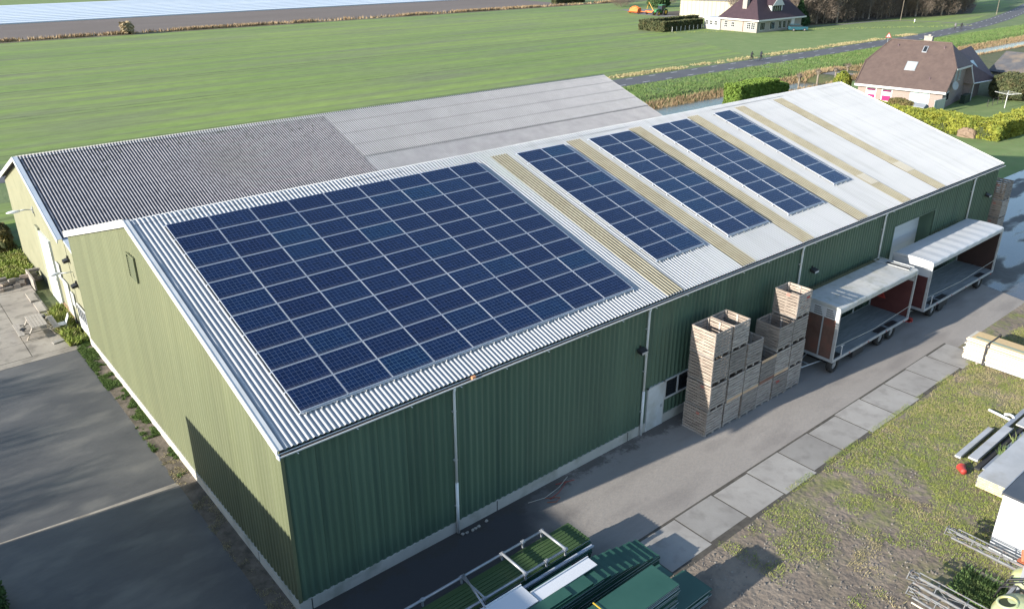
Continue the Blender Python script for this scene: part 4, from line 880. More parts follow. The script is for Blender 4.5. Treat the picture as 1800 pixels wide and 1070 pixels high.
MB().tube([(30.15, -9.15, .08), (29.95, -10.15, .08)], .06, 10).build("pipe", m_gut, wp, smooth=True); MB().tube([(30.25, -9.78, .08), (30.4, -9.95, .1), (30.35, -10.12, .1), (30.18, -10.2, .1)], .06, 10).build("elbow", m_gut, wp, smooth=True)
rbk = thing("red_bucket", "red plastic bucket tipped over beside the panel pile", "bucket", (24, -10.75, 0))
v = []; f = []; k = 14; ax = Vector((.5, .35, -.1)).normalized(); o1 = Vector((24.15, -10.55, .17))
MB().tube([o1, o1+ax*.42], [.12, .17], 14, caps=False).tube([o1, o1+ax*.01], [.12, .12], 14).build("bucket_body", m_red, rbk, smooth=True)
MB().ring(o1+ax*.42, ax, .17, .015).build("rim", m_red, rbk)
# stones, sticks, shrub sprouts between the profiles
scatter("young_plants", 1500, 26.5, 31, -11.3, -10.95, lambda X, Y: np.clip(vnoise(X, Y, 1.3)*1.6-.3, 0, 1), .28, .09, m_g3, 31, .9)

# ------------------------------------------------------------------ white site cabin and the sprayer
cb = thing("site_cabin", "white box cabin with dark flat roof at the right edge", "cabin", (20.3, -13.1, 0))
MB().box(20.3, 27, -17.5, -13.05, .05, 2.42).build("wall", m_ws, cb)
MB().box(20.26, 27.04, -17.54, -13.01, 2.42, 2.5).build("roof", M("dark_roof_felt", (.045, .05, .06), (.07, .075, .085), 1.2, .35), cb)
MB().box(20.27, 20.299, -15.2, -14.3, .1, 2.1).build("door", m_tr2, cb); MB().box(20.25, 27.05, -13.0, -12.97, 2.36, 2.52).build("roof_edge", m_galv, cb)
m_tank = M("pale_green_tank", (.36, .42, .22), (.46, .5, .30), 2, .45, c3=(.5, .42, .12), s3=2.5, a3=.6)
m_orange = M("rusty_orange", (.5, .16, .07), (.35, .1, .05), 3, .7)
fs = thing("field_sprayer", "old crop sprayer with pale green tank and folded pipe booms", "sprayer", (17.6, -15, 0))
MB().blob((16.65, -15.25, .85), (.95, .78, .58), 22, 14, jit=.0).build("tank", m_tank, fs, smooth=True)
MB().ring((16.42, -14.88, 1.34), (-.1, .25, 1), .27, .045).build("filler_ring", m_tank, fs, smooth=True)
MB().tube([(16.42, -14.89, 1.31), (16.42, -14.88, 1.345)], .25, 20).build("filler_opening", M("tank_inside", (.03, .04, .015), None, rough=.8), fs)
MB().box(16.3, 19.0, -15.95, -15.85, .35, .5).box(16.3, 19.0, -14.55, -14.45, .25, .4).box(16.4, 16.5, -15.9, -14.7, .36, .49).box(18.8, 18.9, -15.9, -14.7, .36, .49).box(17.9, 18.0, -14.8, -14.7, .5, 1.9).box(17.9, 18.0, -15.9, -15.8, .5, 1.9).box(17.9, 18.0, -15.9, -14.7, 1.82, 1.92).build("frame", m_galv, fs)
MB().blob((18.35, -14.9, 1.05), (.5, .55, .35), 12, 8, jit=.05).build("pump", m_tank, fs, smooth=True)
mb = MB()
for i in range(5): mb.tube([(16.9+i*.33, -14.4, .9), (17.0+i*.35, -14.45, 1.3-.06*i), (17.2+i*.3, -14.85, 1.5-.04*i), (17.3+i*.26, -15.4, 1.2)], .028, 6)
mb.build("hose", m_black, fs, smooth=True)
MB().tube([(19.35, -14.35, .9), (19.5, -14.25, 1.25)], .06, 8).box(19.25, 19.45, -14.5, -14.2, .75, .9).build("coupling", m_orange, fs)
wheel(fs, 17.0, -16.0, .4, .4, .22); wheel(fs, 18.3, -16.0, .4, .4, .22)
def boom(xc, y0, y1, z, seed):
    R = random.Random(seed); mb = MB()
    for dx, dz, r_ in ((-.18, 0, .042), (.12, .03, .034), (-.04, .2, .026), (.24, .16, .022)):
        mb.tube([(xc+dx, y0+R.uniform(-.1, .25), z+dz), (xc+dx+R.uniform(-.08, .08), y1, z+dz+R.uniform(-.05, .05))], r_, 8)
    yy = y0+.2; k = 0
    while yy < y1-.4 if y1 > y0 else yy > y1+.4:
        st = .45 if y1 > y0 else -.45
        if k % 2 == 0: mb.tube([(xc-.16, yy, z), (xc+.12, yy+2*st, z+.03)], .012, 6).tube([(xc-.04, yy, z+.2), (xc-.16, yy+st, z)], .010, 6).tube([(xc-.18, yy, z), (xc-.04, yy, z+.21), (xc+.22, yy, z+.16), (xc+.14, yy, z+.02)], .018, 6)
        yy += st; k += 1
    o = mb.build("boom", m_boom, fs, smooth=False)
    MB().ring((xc+.12, y0+.08*(1 if y0 > y1 else -1), z+.06), (0, .2, 1), .16, .028).build("boom_ring", m_boom, o, smooth=True); return o
boom(19.15, -12.15, -15.6, .72, 1); boom(19.45, -12.45, -15.2, .5, 2); boom(15.95, -12.35, -15.6, .72, 3); boom(15.6, -12.55, -16, .45, 4)
MB().tube([(15.35, -12.6, .3), (15.3, -16, .3)], .03, 8).build("spare_pipe", M("pale_pipe", (.55, .5, .4), None, rough=.6), fs)
MB().box(18.7, 18.85, -14.9, -13.2, .02, .1).build("timber", m_wood, fs)
scatter("nettles", 5000, 17.1, 18.9, -14.6, -12.9, lambda X, Y: np.exp(-((X-18)**2+(Y+13.8)**2)/.5), .16, .07, m_g3, 33, 1.1)

# ------------------------------------------------------------------ odds and ends near the barn
hs = thing("old_hose", "tangle of old red and white rods lying by the long wall", "rods", (11, -.8, 0))
for pts, mt in (([(9.3, -.5, .03), (10.0, -.7, .05), (10.9, -.55, .03), (11.6, -.3, .08)], m_rope), ([(10.1, -.9, .04), (10.6, -.85, .1), (11.3, -.5, .03)], m_red), ([(10.0, -.7, .03), (10.5, -1.05, .03), (10.2, -1.15, .03), (9.9, -.95, .03)], m_orange), ([(10.9, -.35, .05), (11.7, -.6, .04)], m_red)):
    MB().tube(pts, .013, 6).build("rod", mt, hs, smooth=True)
for i, (x, y) in enumerate(((6.28, -.32), (6.45, -.36), (6.7, -.38), (6.84, -.37), (7.0, -.36), (7.4, -.3))):
    ds = ["darker stone at the foot of the first downpipe", "round stone second in the row by the downpipe", "stone third in the row by the downpipe", "stone fourth in the row by the downpipe", "fifth stone right of the downpipe, end of the row", "lone stone furthest right of the first downpipe"][i]
    tag(MB().blob((x, y, .04), (.075, .055, .05), 7, 5, .25, i).build("stone", M("stone", (.3, .29, .26), (.4, .38, .34), 6, .9), loc=(x, y, 0)), ds, "stone", "stones by the downpipe")
# picnic table
m_pt = M("silver_timber", (.32, .29, .25), (.42, .39, .35), 2, .85, stretch=(1, 6, 1), c3=(.2, .17, .14), s3=3, a3=.5)
pt = thing("picnic_table", "weathered grey wooden picnic table on the concrete slabs", "picnic table", (-1.9, 28.3, 0))
mb = MB()
for i in range(5): mb.box(-2.28+i*.155, -2.28+i*.155+.14, 27.35, 29.25, .72, .76)
mb.build("table_top", m_pt, pt)
for x in (-2.95, -1.25):
    mb = MB()
    for i in range(2): mb.box(x+i*.15, x+i*.15+.14, 27.35, 29.25, .42, .46)
    mb.build("seat", m_pt, pt)
for y in (27.6, 28.95):
    MB().box(-2.95, -.95, y, y+.05, .36, .42).box(-2.28, -1.5, y, y+.05, .66, .72).build("beam", m_pt, pt)
    for s_ in (-1, 1): MB().tube([(-1.9+s_*.3, y-.03, .72), (-1.9+s_*.72, y-.03, .0)], .045, 4).build("leg", m_pt, pt)
tag(MB().box(-2.7, -2.55, 27.9, 28.35, .462, .5).box(-2.78, -2.45, 28.1, 28.16, .46, .52).build("trowel", m_black, loc=(-2.6, 28.1, .46)), "small black tool lying on the picnic table's left seat", "tool")
bk = MB().box(-1.75, -1.25, 29.6, 29.85, .0, .3).box(-1.8, -1.2, 29.58, 29.87, .3, .34).build("planter_box", m_black, loc=(-1.5, 29.7, 0)); tag(bk, "black plastic planter box behind the picnic table", "planter")
ch = thing("garden_chair", "white slatted garden chair folded against the rendered wall", "chair", (-.5, 28.0, 0))
mb = MB()
for i in range(4): mb.obox((-.75+.02*i, 27.55+i*.13, .1), (.35, 0, .75), (0, .1, 0), (.03, 0, -.014))
mb.build("backrest", m_trim, ch); mb = MB()
for i in range(4): mb.box(-.95, -.6, 27.55+i*.13, 27.65+i*.13, .38, .4)
mb.build("seat", m_trim, ch)
for x, y in ((-.95, 27.55), (-.95, 28.05), (-.6, 27.55), (-.6, 28.05)): MB().box(x, x+.04, y, y+.04, 0, .38).build("leg", m_trim, ch)
tag(MB().obox((-1.6, 26.1, .02), (.55, .12, 0), (-.05, .3, 0), (0, 0, .06)).build("paving_tile", m_conc, loc=(-1.6, 26.1, 0)), "loose concrete tile lying on the slabs in front of the picnic table", "tile")
# pile of old timber and stone blocks by the big door
m_blk = M("stone_block", (.17, .155, .14), (.25, .225, .20), 3, .9, rand=.25)
tp = thing("rubble_pile", "heap of old stone blocks and timber beside the tall door", "rubble pile", (-1.2, 36.6, 0)); R = random.Random(9)
for i in range(34):
    u = i/34.0; x = -2.6+R.uniform(0, 2.2); y = 36.2+(x+2.6)*.35+R.uniform(-.35, .35); z = .0 if i < 20 else .22 if i < 30 else .44
    a = R.uniform(-.4, .4); d1 = Vector((math.cos(a), math.sin(a), 0)); d2 = Vector((-math.sin(a), math.cos(a), 0)); l_, w_ = R.uniform(.3, .7), R.uniform(.16, .28)
    MB().obox((x, y, z), d1*l_, d2*w_, (0, 0, R.uniform(.14, .24))).build("block", m_blk if R.random() < .8 else m_wood, tp)
tag(MB().box(-1.35, -.95, 33.0, 34.6, .02, .14).box(-1.3, -.9, 31.0, 32.7, .02, .12).build("kerb_stones", m_conc2, loc=(-1.2, 33, 0)), "two long kerb stones lying before the tall door", "kerb stone")
tag(MB().box(-.72, -.62, 34.9, 37.2, .0, .75).build("wooden_fence", m_wood2, loc=(-.7, 36, 0)), "low dark wooden board leaning near the rubble heap", "board")
# ------------------------------------------------------------------ foliage helpers
def leafbox(n, x0, x1, y0, y1, z1, s, seed, wob=.12, rnd_=.0):
    """leaf faces over the top and sides of a clipped hedge"""
    R = np.random.RandomState(seed); lx, ly = x1-x0, y1-y0; ar = np.array([lx*ly, lx*z1, lx*z1, ly*z1, ly*z1]); fc = R.choice(5, n, p=ar/ar.sum())
    u, v = R.rand(n), R.rand(n); P = np.zeros((n, 3)); dpt = R.uniform(-.14, .05, n)
    P[:, 0] = x0+u*lx; P[:, 1] = y0+v*ly; P[:, 2] = z1+dpt
    for k, (a, val, sg) in enumerate(((1, y0, -1), (1, y1, 1), (0, x0, -1), (0, x1, 1))):
        q = fc == k+1; P[q, 2] = v[q]*z1
        if a == 1: P[q, 0] = x0+u[q]*lx; P[q, 1] = val+sg*dpt[q]
        else: P[q, 1] = y0+u[q]*ly; P[q, 0] = val+sg*dpt[q]
    w = wob*(fbm(P[:, 0]+P[:, 2], P[:, 1]-P[:, 2], .9, seed)-.5)*4; c_ = np.array([(x0+x1)/2, (y0+y1)/2, z1*.4]); d = P-c_; d[:, 0] /= lx/2; d[:, 1] /= ly/2; d[:, 2] /= z1*.6
    if rnd_:
        l_ = np.linalg.norm(d, axis=1, keepdims=True); m_ = np.abs(d).max(1, keepdims=True); P = c_+(P-c_)*(1-rnd_+rnd_*m_/l_)
    P += np.sign(d)*(np.abs(d) > .8)*w[:, None]
    return leaves(P, s, R)
def leaves(P, s, R, el=1.0):
    n = len(P); a = R.normal(size=(n, 3)); a /= np.linalg.norm(a, axis=1, keepdims=True); b = np.cross(a, R.normal(size=(n, 3))); b /= np.linalg.norm(b, axis=1, keepdims=True)
    ss = s*R.uniform(.6, 1.4, n)[:, None]; V = np.stack([P-a*ss*el, P+b*ss*.6, P+a*ss*el, P-b*ss*.6], 1).reshape(-1, 3); return V, np.arange(4*n).reshape(-1, 4)
m_hy = M("hedge_yellow_green", (.15, .185, .022), (.27, .27, .035), .8, .8, c3=(.09, .13, .02), s3=1.7, a3=.8)
m_hg = M("hedge_green", (.09, .16, .02), (.15, .22, .035), .7, .85)
m_hd = M("hedge_dark", (.045, .06, .025), (.09, .10, .04), .9, .9, c3=(.14, .10, .05), s3=1.5, a3=.5)
m_hb = M("bush_olive", (.10, .10, .03), (.17, .13, .05), 1.5, .9)
m_core = M("hedge_inner", (.03, .04, .012), (.05, .06, .02), 2, .95)
m_bark = M("bark", (.16, .13, .10), (.24, .21, .17), 2, .95)
m_barkp = M("pale_bark", (.34, .31, .27), (.2, .18, .16), 1.5, .9)
m_twig = M("bare_twigs", (.13, .10, .08), (.20, .165, .135), .3, .95)
m_twig2 = M("grey_twigs", (.19, .155, .125), (.26, .22, .18), .3, .95)
m_con = M("conifer_green", (.03, .07, .025), (.05, .10, .03), .6, .9)
def hedge(label, x0, x1, y0, y1, h, mat, s=.12, n=9000, seed=1, rnd_=0, wob=.12, cat="hedge", name="hedge", cmat=None):
    t = thing(name, label, cat, ((x0+x1)/2, (y0+y1)/2, 0)); V, F = leafbox(n, x0, x1, y0, y1, h, s, seed, wob, rnd_)
    npmesh("foliage", V, F, mat, t)
    i = .12+rnd_*.35; k = MB()
    if rnd_: k.blob(((x0+x1)/2, (y0+y1)/2, h*.42), ((x1-x0)/2-.1, (y1-y0)/2-.1, h*.52), 16, 10, .03, seed)
    else: k.box(x0+i, x1-i, y0+i, y1-i, 0, h-i)
    k.build("stems", cmat or m_core, t); return t
hedge("low end of the bright green hedge beside the ditch, sloping down", 92.5, 95.5, 43.4, 45.3, 1.9, m_hg, .14, 4000, 55, .3)
hedge("yellow-green conifer hedge running along the lawn behind the barn's far end", 88.6, 90.6, 13.2, 38, 2.0, m_hy, .17, 40000, 2, wob=.16)
hedge("yellow-green conifer hedge at right angles, leading away to the right picture edge", 90.6, 128, 13.0, 15.2, 2.0, m_hy, .17, 44000, 3, wob=.16)
tag(MB().blob((88.4, 16.4, .3), (.5, 1.0, .7), 12, 8, .2, 4).build("dead_patch", M("dead_hedge", (.16, .11, .075), (.25, .18, .13), 4, .95), loc=(88.4, 16.4, 0)), "brown dead patch at the foot of the yellow-green hedge", "dead bush")
hedge("bright green clipped hedge with rounded end beside the ditch", 83.6, 92.5, 43.2, 45.6, 2.7, m_hg, .16, 14000, 5, wob=.06)
hedge("small yellow-green conifer bush at the left corner of the brown-roofed house", 101.3, 103.6, 38.4, 40.6, 3.2, m_hy, .13, 3000, 6, .8, cat="bush", name="bush")
hedge("round dark green bush in front of the house's left windows", 98.0, 100.2, 35.6, 37.9, 1.7, m_hd, .12, 2500, 7, .9, cat="bush", name="bush")
hedge("round olive-brown clipped bush before the patio doors of the brown-roofed house", 96.6, 98.6, 26.6, 30.2, 1.5, m_hb, .11, 3500, 8, .9, cat="bush", name="bush")
hedge("large dark domed hedge in front of the white outbuilding", 115.4, 120.6, 20.6, 25.6, 3.4, m_hd, .15, 9000, 9, .7, cat="bush", name="bush")
t = hedge("dark clipped hedge with short white posts left of the white house, front leg", 150, 163.3, 111.1, 112.6, 2.2, m_hd, .2, 9000, 10)
hedge("dark clipped hedge closing the garden's left end by the white house", 148.6, 150, 111.2, 119, 2.2, m_hd, .2, 5000, 11)
hedge("dark clipped hedge along the back of the white house's garden", 150, 170, 117.8, 119.2, 2.3, m_hd, .2, 7000, 12)
for i in range(8):
    tag(MB().box(151.2+i*1.6, 151.3+i*1.6, 110.7, 110.8, 0, 1.1).build("fence_post", m_trim, loc=(151.2+i*1.6, 110.7, 0)), "short white fence post before the dark hedge, "+ordn[i]+" from the left", "post", "white posts before the dark hedge")
# shrubs along the left edge and the far field edges
hedge("dark tangled shrub at the far left behind the rear barn's corner", -4.5, -.6, 46.5, 51, 2.4, m_hd, .14, 9000, 13, .5, .3, cat="bush", name="bush")
hedge("brown shrub beside the left side of the rear barn", -1.4, -.2, 43.2, 46.4, 1.9, m_hb, .12, 5000, 14, .6, .3, cat="bush", name="bush")
hedge("dark bush at the bottom left corner of the asphalt yard", -8.6, -7.3, 5.6, 7.6, .9, m_con, .07, 4000, 15, .6, .2, cat="bush", name="bush", cmat=m_core)
def twig_crown(n, r, c, L_, w, seed, up_=.6):
    R = np.random.RandomState(seed); P = R.normal(size=(n, 3)); P /= np.linalg.norm(P, axis=1, keepdims=True); q = R.rand(n)**(1/2.2); P = P*q[:, None]*np.array(r)
    cl_ = fbm(P[:, 0]*1.0+P[:, 2], P[:, 1]*1.0-P[:, 2], .5, seed); P = P[cl_ > .36]; n = len(P)
    d = P/np.array(r)+R.normal(size=(n, 3))*.35; d[:, 2] = np.abs(d[:, 2])*.6+up_; d /= np.linalg.norm(d, axis=1, keepdims=True); s = np.cross(d, R.normal(size=(n, 3))); s /= np.linalg.norm(s, axis=1, keepdims=True)
    l_ = L_*R.uniform(.5, 1.3, n)[:, None]; Q = P+np.array(c); V = np.stack([Q-s*w/2, Q+s*w/2, Q+d*l_], 1).reshape(-1, 3); return V, np.arange(3*n).reshape(-1, 3)
def bare_tree(name, label, cat, h, w, n, mat, tmat, seed, grp, low=.25):
    t = thing(name, label, cat, (0, 0, 0), grp); R = random.Random(seed); mb = MB()
    mb.tube([(0, 0, -.2), (.1, 0, h*.3), (.0, .1, h*.6), (.1, .0, h*.92)], [.02*h, .016*h, .01*h, .003*h], 6)
    for i in range(9):
        z = h*R.uniform(low, .7); a = R.uniform(0, 2*pi); l = w*R.uniform(.5, .95); mb.tube([(0, 0, z), (l*.45*math.cos(a), l*.45*math.sin(a), z+l*.35), (l*math.cos(a), l*math.sin(a), z+l*.95)], [.008*h, .005*h, .002*h], 5)
    mb.build("trunk", tmat, t); V, F = twig_crown(n, (w, w, h*(1-low)/2), (0, 0, h*(1+low)/2-.2), 1.1*h/10, .055*h/10+.02, seed)
    npmesh("crown", V, F, mat, t); return t
wg = "bare trees of the wood at the top right"
protos = [bare_tree("bare_tree", "x", "tree", 11, 3.2, 2600, m_twig, m_bark, 41, wg), bare_tree("bare_tree", "x", "tree", 13, 3.0, 2200, m_twig2, m_barkp, 42, wg), bare_tree("bare_shrub", "x", "shrub", 5.5, 3.0, 2600, m_twig, m_bark, 43, wg, .05)]
spots = []
R = random.Random(21)
def edge_pt(s):
    P_ = [(188, 101), (196, 98.5), (204, 97.5), (214, 97), (224, 96), (234, 95.5), (240, 91), (250, 89), (262, 90), (278, 96), (300, 104)]
    k = min(int(s), len(P_)-2); f = s-k; return P_[k][0]*(1-f)+P_[k+1][0]*f, P_[k][1]*(1-f)+P_[k+1][1]*f
for i in range(38): x, y = edge_pt(i/37*9.99); spots.append((x+R.uniform(-1, 1), y+R.uniform(0, 2), 2 if i % 2 == 0 else R.choice([0, 1])))
for row in range(1, 6):
    for i in range(20): x, y = edge_pt((i+.5*(row % 2))/19.6*9.9); spots.append((x+R.uniform(-2, 2), y+row*4.5+R.uniform(-1.5, 1.5), R.choice([0, 0, 1, 2])))
used = [False]*3; cn = [0, 0, 0]
kinds = ["brown bare tree standing in the leafless wood at the top right", "pale-trunked bare tree standing in the leafless wood at the top right", "low brown leafless shrub at the foot of the wood at the top right"]
for (x, y, k) in spots:
    sc = R.uniform(.8, 1.2); rz = R.uniform(0, 6)
    if not used[k]: o = protos[k]; used[k] = True; o.location = (x, y, 0); o.rotation_euler[2] = rz; o.scale = (sc,)*3; o['label'] = kinds[k]
    else: o = dup(protos[k], (x, y, 0), rz, kinds[k], wg, sc)
    o['group'] = ["brown trees of the wood", "pale trees of the wood", "leafless shrubs of the wood"][k]
yt = bare_tree("bare_tree", "bare tree beyond the left side of the asphalt yard", "tree", 10.5, 2.4, 2300, m_twig, m_bark, 77, "bare trees left of the yard", .2)
for i, (x, y, s_) in enumerate(((-33, 16.0, .9), (-35, 20.6, .95), (-32, 25.4, .9))):
    if i == 0: yt.location = (x, y, 0); yt.scale = (s_,)*3
    else: dup(yt, (x, y, 0), i*1.3, None, None, s_)
# dark leaf litter under the wood
sheet("wood_floor", [(187, 99), (214, 95), (234, 94), (240, 90), (262, 88), (300, 102), (300, 150), (187, 150)], .016, M("leaf_litter", (.07, .05, .035), (.11, .085, .06), .5, .95))
def conifer(label, x, y, h, r):
    t = thing("conifer_tree", label, "tree", (x, y, 0)); R_ = np.random.RandomState(int(x)); n_ = 3500; q = R_.rand(n_)**.6; a = R_.uniform(0, 2*pi, n_); rr_ = r*(q)*R_.uniform(.6, 1.0, n_)
    P = np.stack([x+rr_*np.cos(a), y+rr_*np.sin(a), .3+h*(1-q)], 1); V, F = leaves(P, .3, R_); npmesh("crown", V, F, m_con, t); MB().tube([(x, y, 0), (x, y, h*.9)], [.2, .03], 6).build("trunk", m_bark, t)
conifer("dark green conifer tree behind the blue car by the white house", 187.5, 99.5, 6.5, 2.2)
conifer("small dark conifer right of the first, at the wood's left edge", 192, 101, 4.5, 1.8)
hedge("green bush at the top edge left of the cream far barn", 205, 211, 161, 167, 4, m_con, .3, 3000, 51, .6, .3, cat="bush", name="bush")
for i, (x, y, w_) in enumerate(((214, 188, 5), (206, 176, 4.5), (199, 172, 5), (219, 170, 6), (232, 182, 7), (241, 168, 6), (216, 157, 4))):
    lab = ["brown dry shrub at the top edge, leftmost of the far shrubs", "second brown shrub from the left at the top edge", "brown shrub before the far field edge, third from the left", "brown shrub behind the orange machine", "tall brown shrub beyond the tractor", "brown shrub above the cream far barn's left end", "brown shrub next to the round green bush"][i]
    dup(protos[2], (x, y, 0), i*1.1, lab, "brown shrubs at the far field edge", (w_/4.5, w_/4.5, .6))
hedge("dark low hedge line at the top edge of the field", 192, 206, 196, 198, 2.2, m_hd, .3, 3000, 52)
hedge("single dry reed clump on the far field edge at left", 80.5-32, 82.8-32, 187.5, 189.5, 2.6, M("dry_reed", (.34, .27, .17), (.42, .34, .22), 1, .9), .3, 700, 53, .5, .4, cat="reeds", name="reed_clump")
# pollard trees by the ditch
pg = "pollard trees by the ditch"
pb = thing("pollard_tree", "first pollard tree from the left beside the ditch", "tree", (91.5, 46.4, 0), pg); mb = MB().tube([(91.5, 46.4, -.6), (91.53, 46.4, .8), (91.5, 46.42, 1.7)], [.16, .13, .12], 7).blob((91.5, 46.4, 1.8), (.32, .32, .26), 9, 6, .25, 3)
mb.build("trunk", m_bark, pb); V, F = twig_crown(260, (.35, .35, .3), (91.5, 46.4, 1.8), .5, .03, 5); npmesh("crown", V, F, m_twig, pb)
for i, (x, y) in enumerate(((95.5, 46.3), (102.3, 46.1), (107.5, 46.2), (112.7, 46.3), (117.4, 47))): dup(pb, (x, y, 0), i*.9, ordn[i+1]+" pollard tree from the left beside the ditch", pg, .95+.05*(i % 3))

# ------------------------------------------------------------------ brown-roofed brick house
class Frame:
    def __init__(s, o, ang): s.o = Vector(o); s.e1 = Vector((math.cos(ang), math.sin(ang), 0)); s.e2 = Vector((-math.sin(ang), math.cos(ang), 0))
    def __call__(s, u, v, z): return s.o+s.e1*u+s.e2*v+Vector((0, 0, z))
    def box(s, mb, u0, u1, v0, v1, z0, z1): return mb.obox(s(u0, v0, z0), s.e1*(u1-u0), s.e2*(v1-v0), (0, 0, z1-z0))
def tilemat(name, c1, c2, rows, ang=0):
    m = M(name, c1, c2, 1.5, .75, rand=0); n, L, b = nodes(m); g = n.new('ShaderNodeNewGeometry'); mp = n.new('ShaderNodeMapping'); mp.inputs['Rotation'].default_value = (0, 0, -ang); L.new(g.outputs['Position'], mp.inputs[0])
    sp = n.new('ShaderNodeSeparateXYZ'); L.new(mp.outputs[0], sp.inputs[0])
    a = fnode('FRACT', fnode('MULTIPLY', sp.outputs[2], rows), None, n, L); c = fnode('SINE', fnode('MULTIPLY', fnode('ADD', sp.outputs[1], 0), 2*pi/.3), None, n, L)
    h = fnode('ADD', a, fnode('MULTIPLY', c, .35), n, L); bp = n.new('ShaderNodeBump'); bp.inputs['Distance'].default_value = .09; L.new(h, bp.inputs['Height']); L.new(bp.outputs[0], b.inputs['Normal'])
    old = b.inputs['Base Color'].links[0].from_socket; mx = n.new('ShaderNodeMix'); mx.data_type = 'RGBA'; L.new(fnode('LESS_THAN', a, .22, n, L), mx.inputs[0]); L.new(old, mx.inputs[6]); mx.inputs[7].default_value = (c1[0]*.45, c1[1]*.45, c1[2]*.45, 1); L.new(mx.outputs[2], b.inputs['Base Color'])
    return m
def brick(name, c1, c2, mort):
    m = M(name, c1, None, rough=.9); n, L, b = nodes(m); g = n.new('ShaderNodeNewGeometry'); sp = n.new('ShaderNodeSeparateXYZ'); cb_ = n.new('ShaderNodeCombineXYZ'); L.new(g.outputs['Position'], sp.inputs[0])
    L.new(fnode('ADD', sp.outputs[0], sp.outputs[1], n, L), cb_.inputs[0]); L.new(sp.outputs[2], cb_.inputs[1]); br = n.new('ShaderNodeTexBrick'); L.new(cb_.outputs[0], br.inputs[0])
    br.inputs['Scale'].default_value = 1; br.inputs['Brick Width'].default_value = .22; br.inputs['Row Height'].default_value = .065; br.inputs['Mortar Size'].default_value = .008
    br.inputs['Color1'].default_value = rgb(c1); br.inputs['Color2'].default_value = rgb(c2); br.inputs['Mortar'].default_value = rgb(mort); L.new(br.outputs[0], b.inputs['Base Color']); return m
m_tile = tilemat("brown_roof_tiles", (.078, .054, .048), (.105, .074, .064), 2.3, A(10)); m_tile2 = tilemat("dark_roof_tiles", (.075, .05, .06), (.11, .07, .08), 3.2)
m_bk = brick("pink_grey_brick", (.29, .215, .19), (.25, .185, .165), (.31, .28, .26)); m_bk2 = brick("cream_brick", (.31, .28, .25), (.27, .245, .22), (.33, .31, .29)); m_wh = M("off_white_wall", (.36, .36, .35), (.40, .40, .39), .7, .7)
H1 = Frame((101.7, 25.3, 0), A(10)); h1 = thing("brick_house", "brick house with large brown half-hipped tiled roof beyond the hedge", "house", (101.7, 25.3, 0))
HF = lambda u, v, z: H1(v, u, z)   # u along the front (away from the gable), v into the house
def hb(mb, u0, u1, v0, v1, z0, z1): return H1.box(mb, v0, v1, u0, u1, z0, z1)
mb = MB(); mb.prism([HF(0, 0, 0), HF(0, 13, 0), HF(0, 13, 4.4), HF(0, 10.4, 4.5), HF(0, 2.5, 4.85), HF(0, 0, 2.6)], H1.e2*.3); mb.prism([HF(10.3, 0, 0), HF(10.3, 13, 0), HF(10.3, 13, 2.5), HF(10.3, 10.4, 4.5), HF(10.3, 2.5, 4.85), HF(10.3, 0, 2.6)], H1.e2*.3)
hb(mb, .3, 10.3, 0, .3, 0, 2.6); hb(mb, .3, 10.3, 12.7, 13, 0, 2.4); mb.build("wall", m_bk, h1)
def rp(poly, th=.14): return MB().prism([HF(*p) for p in poly], Vector((0, 0, th)))
rf = rp([(-.4, -.6, 2.3), (-.4, 2.4, 4.93), (1.4, 5.5, 7.6), (8.9, 5.5, 7.6), (10.9, 2.4, 4.93), (10.9, -.6, 2.3)]).build("roof", m_tile, h1)
rp([(-.4, 13.6, 2.3), (10.9, 13.6, 2.3), (10.9, 10.5, 4.6), (8.9, 5.5, 7.6), (1.4, 5.5, 7.6), (-.4, 10.5, 4.6)]).build("roof", m_tile, h1)
rp([(-.55, 2.3, 4.95), (-.55, 10.6, 4.62), (1.4, 5.5, 7.6)]).build("roof", m_tile2, h1); rp([(11.05, 2.3, 4.88), (8.9, 5.5, 7.6), (11.05, 10.6, 4.62)]).build("roof", m_tile, h1)
MB().tube([HF(1.4, 5.5, 7.74), HF(8.9, 5.5, 7.74)], .12, 6).tube([HF(1.4, 5.5, 7.74), HF(-.5, 2.3, 4.98)], .1, 6).tube([HF(-.45, 2.3, 5.0), HF(-.45, -.6, 2.42)], .1, 6).tube([HF(8.9, 5.5, 7.74), HF(11, 2.3, 4.98)], .1, 6).tube([HF(10.9, 2.3, 5.0), HF(10.9, -.6, 2.42)], .1, 6).build("ridge_tiles", m_tile, rf)
hb(MB(), -.45, 10.95, -.68, -.6, 2.12, 2.4).build("fascia", m_trim, h1); MB().prism([HF(-.6, 2.3, 4.75), HF(-.6, 10.6, 4.42), HF(-.6, 10.6, 4.68), HF(-.6, 2.3, 5.0)], H1.e2*.05).build("fascia", m_trim, h1)
hb(MB(), -.45, 10.95, -.6, .0, 2.12, 2.2).build("soffit", m_trim, h1)
chm = hb(MB(), 3.9, 4.9, 5.6, 6.4, 6.9, 8.35).build("chimney", m_bk2, h1); hb(hb(MB(), 3.85, 4.95, 5.55, 6.45, 8.35, 8.43), 4.2, 4.5, 5.9, 6.15, 8.43, 8.6).build("chimney_cap", m_conc, chm)
def skyl(u, v, du, dv, parent, mt=m_glass):
    z = lambda v_: 2.3+(v_+.6)*.877+.16
    f_ = MB().prism([HF(u, v, z(v)), HF(u+du, v, z(v)), HF(u+du, v+dv, z(v+dv)), HF(u, v+dv, z(v+dv))], (0, 0, .06)).build("skylight", m_galv, parent)
    MB().prism([HF(u+.1, v+.08, z(v+.08)+.065), HF(u+du-.1, v+.08, z(v+.08)+.065), HF(u+du-.1, v+dv-.08, z(v+dv-.08)+.065), HF(u+.1, v+dv-.08, z(v+dv-.08)+.065)], (0, 0, .01)).build("pane", mt, f_)
m_skg = M("bright_pane", (.35, .42, .42), None, rough=.12)
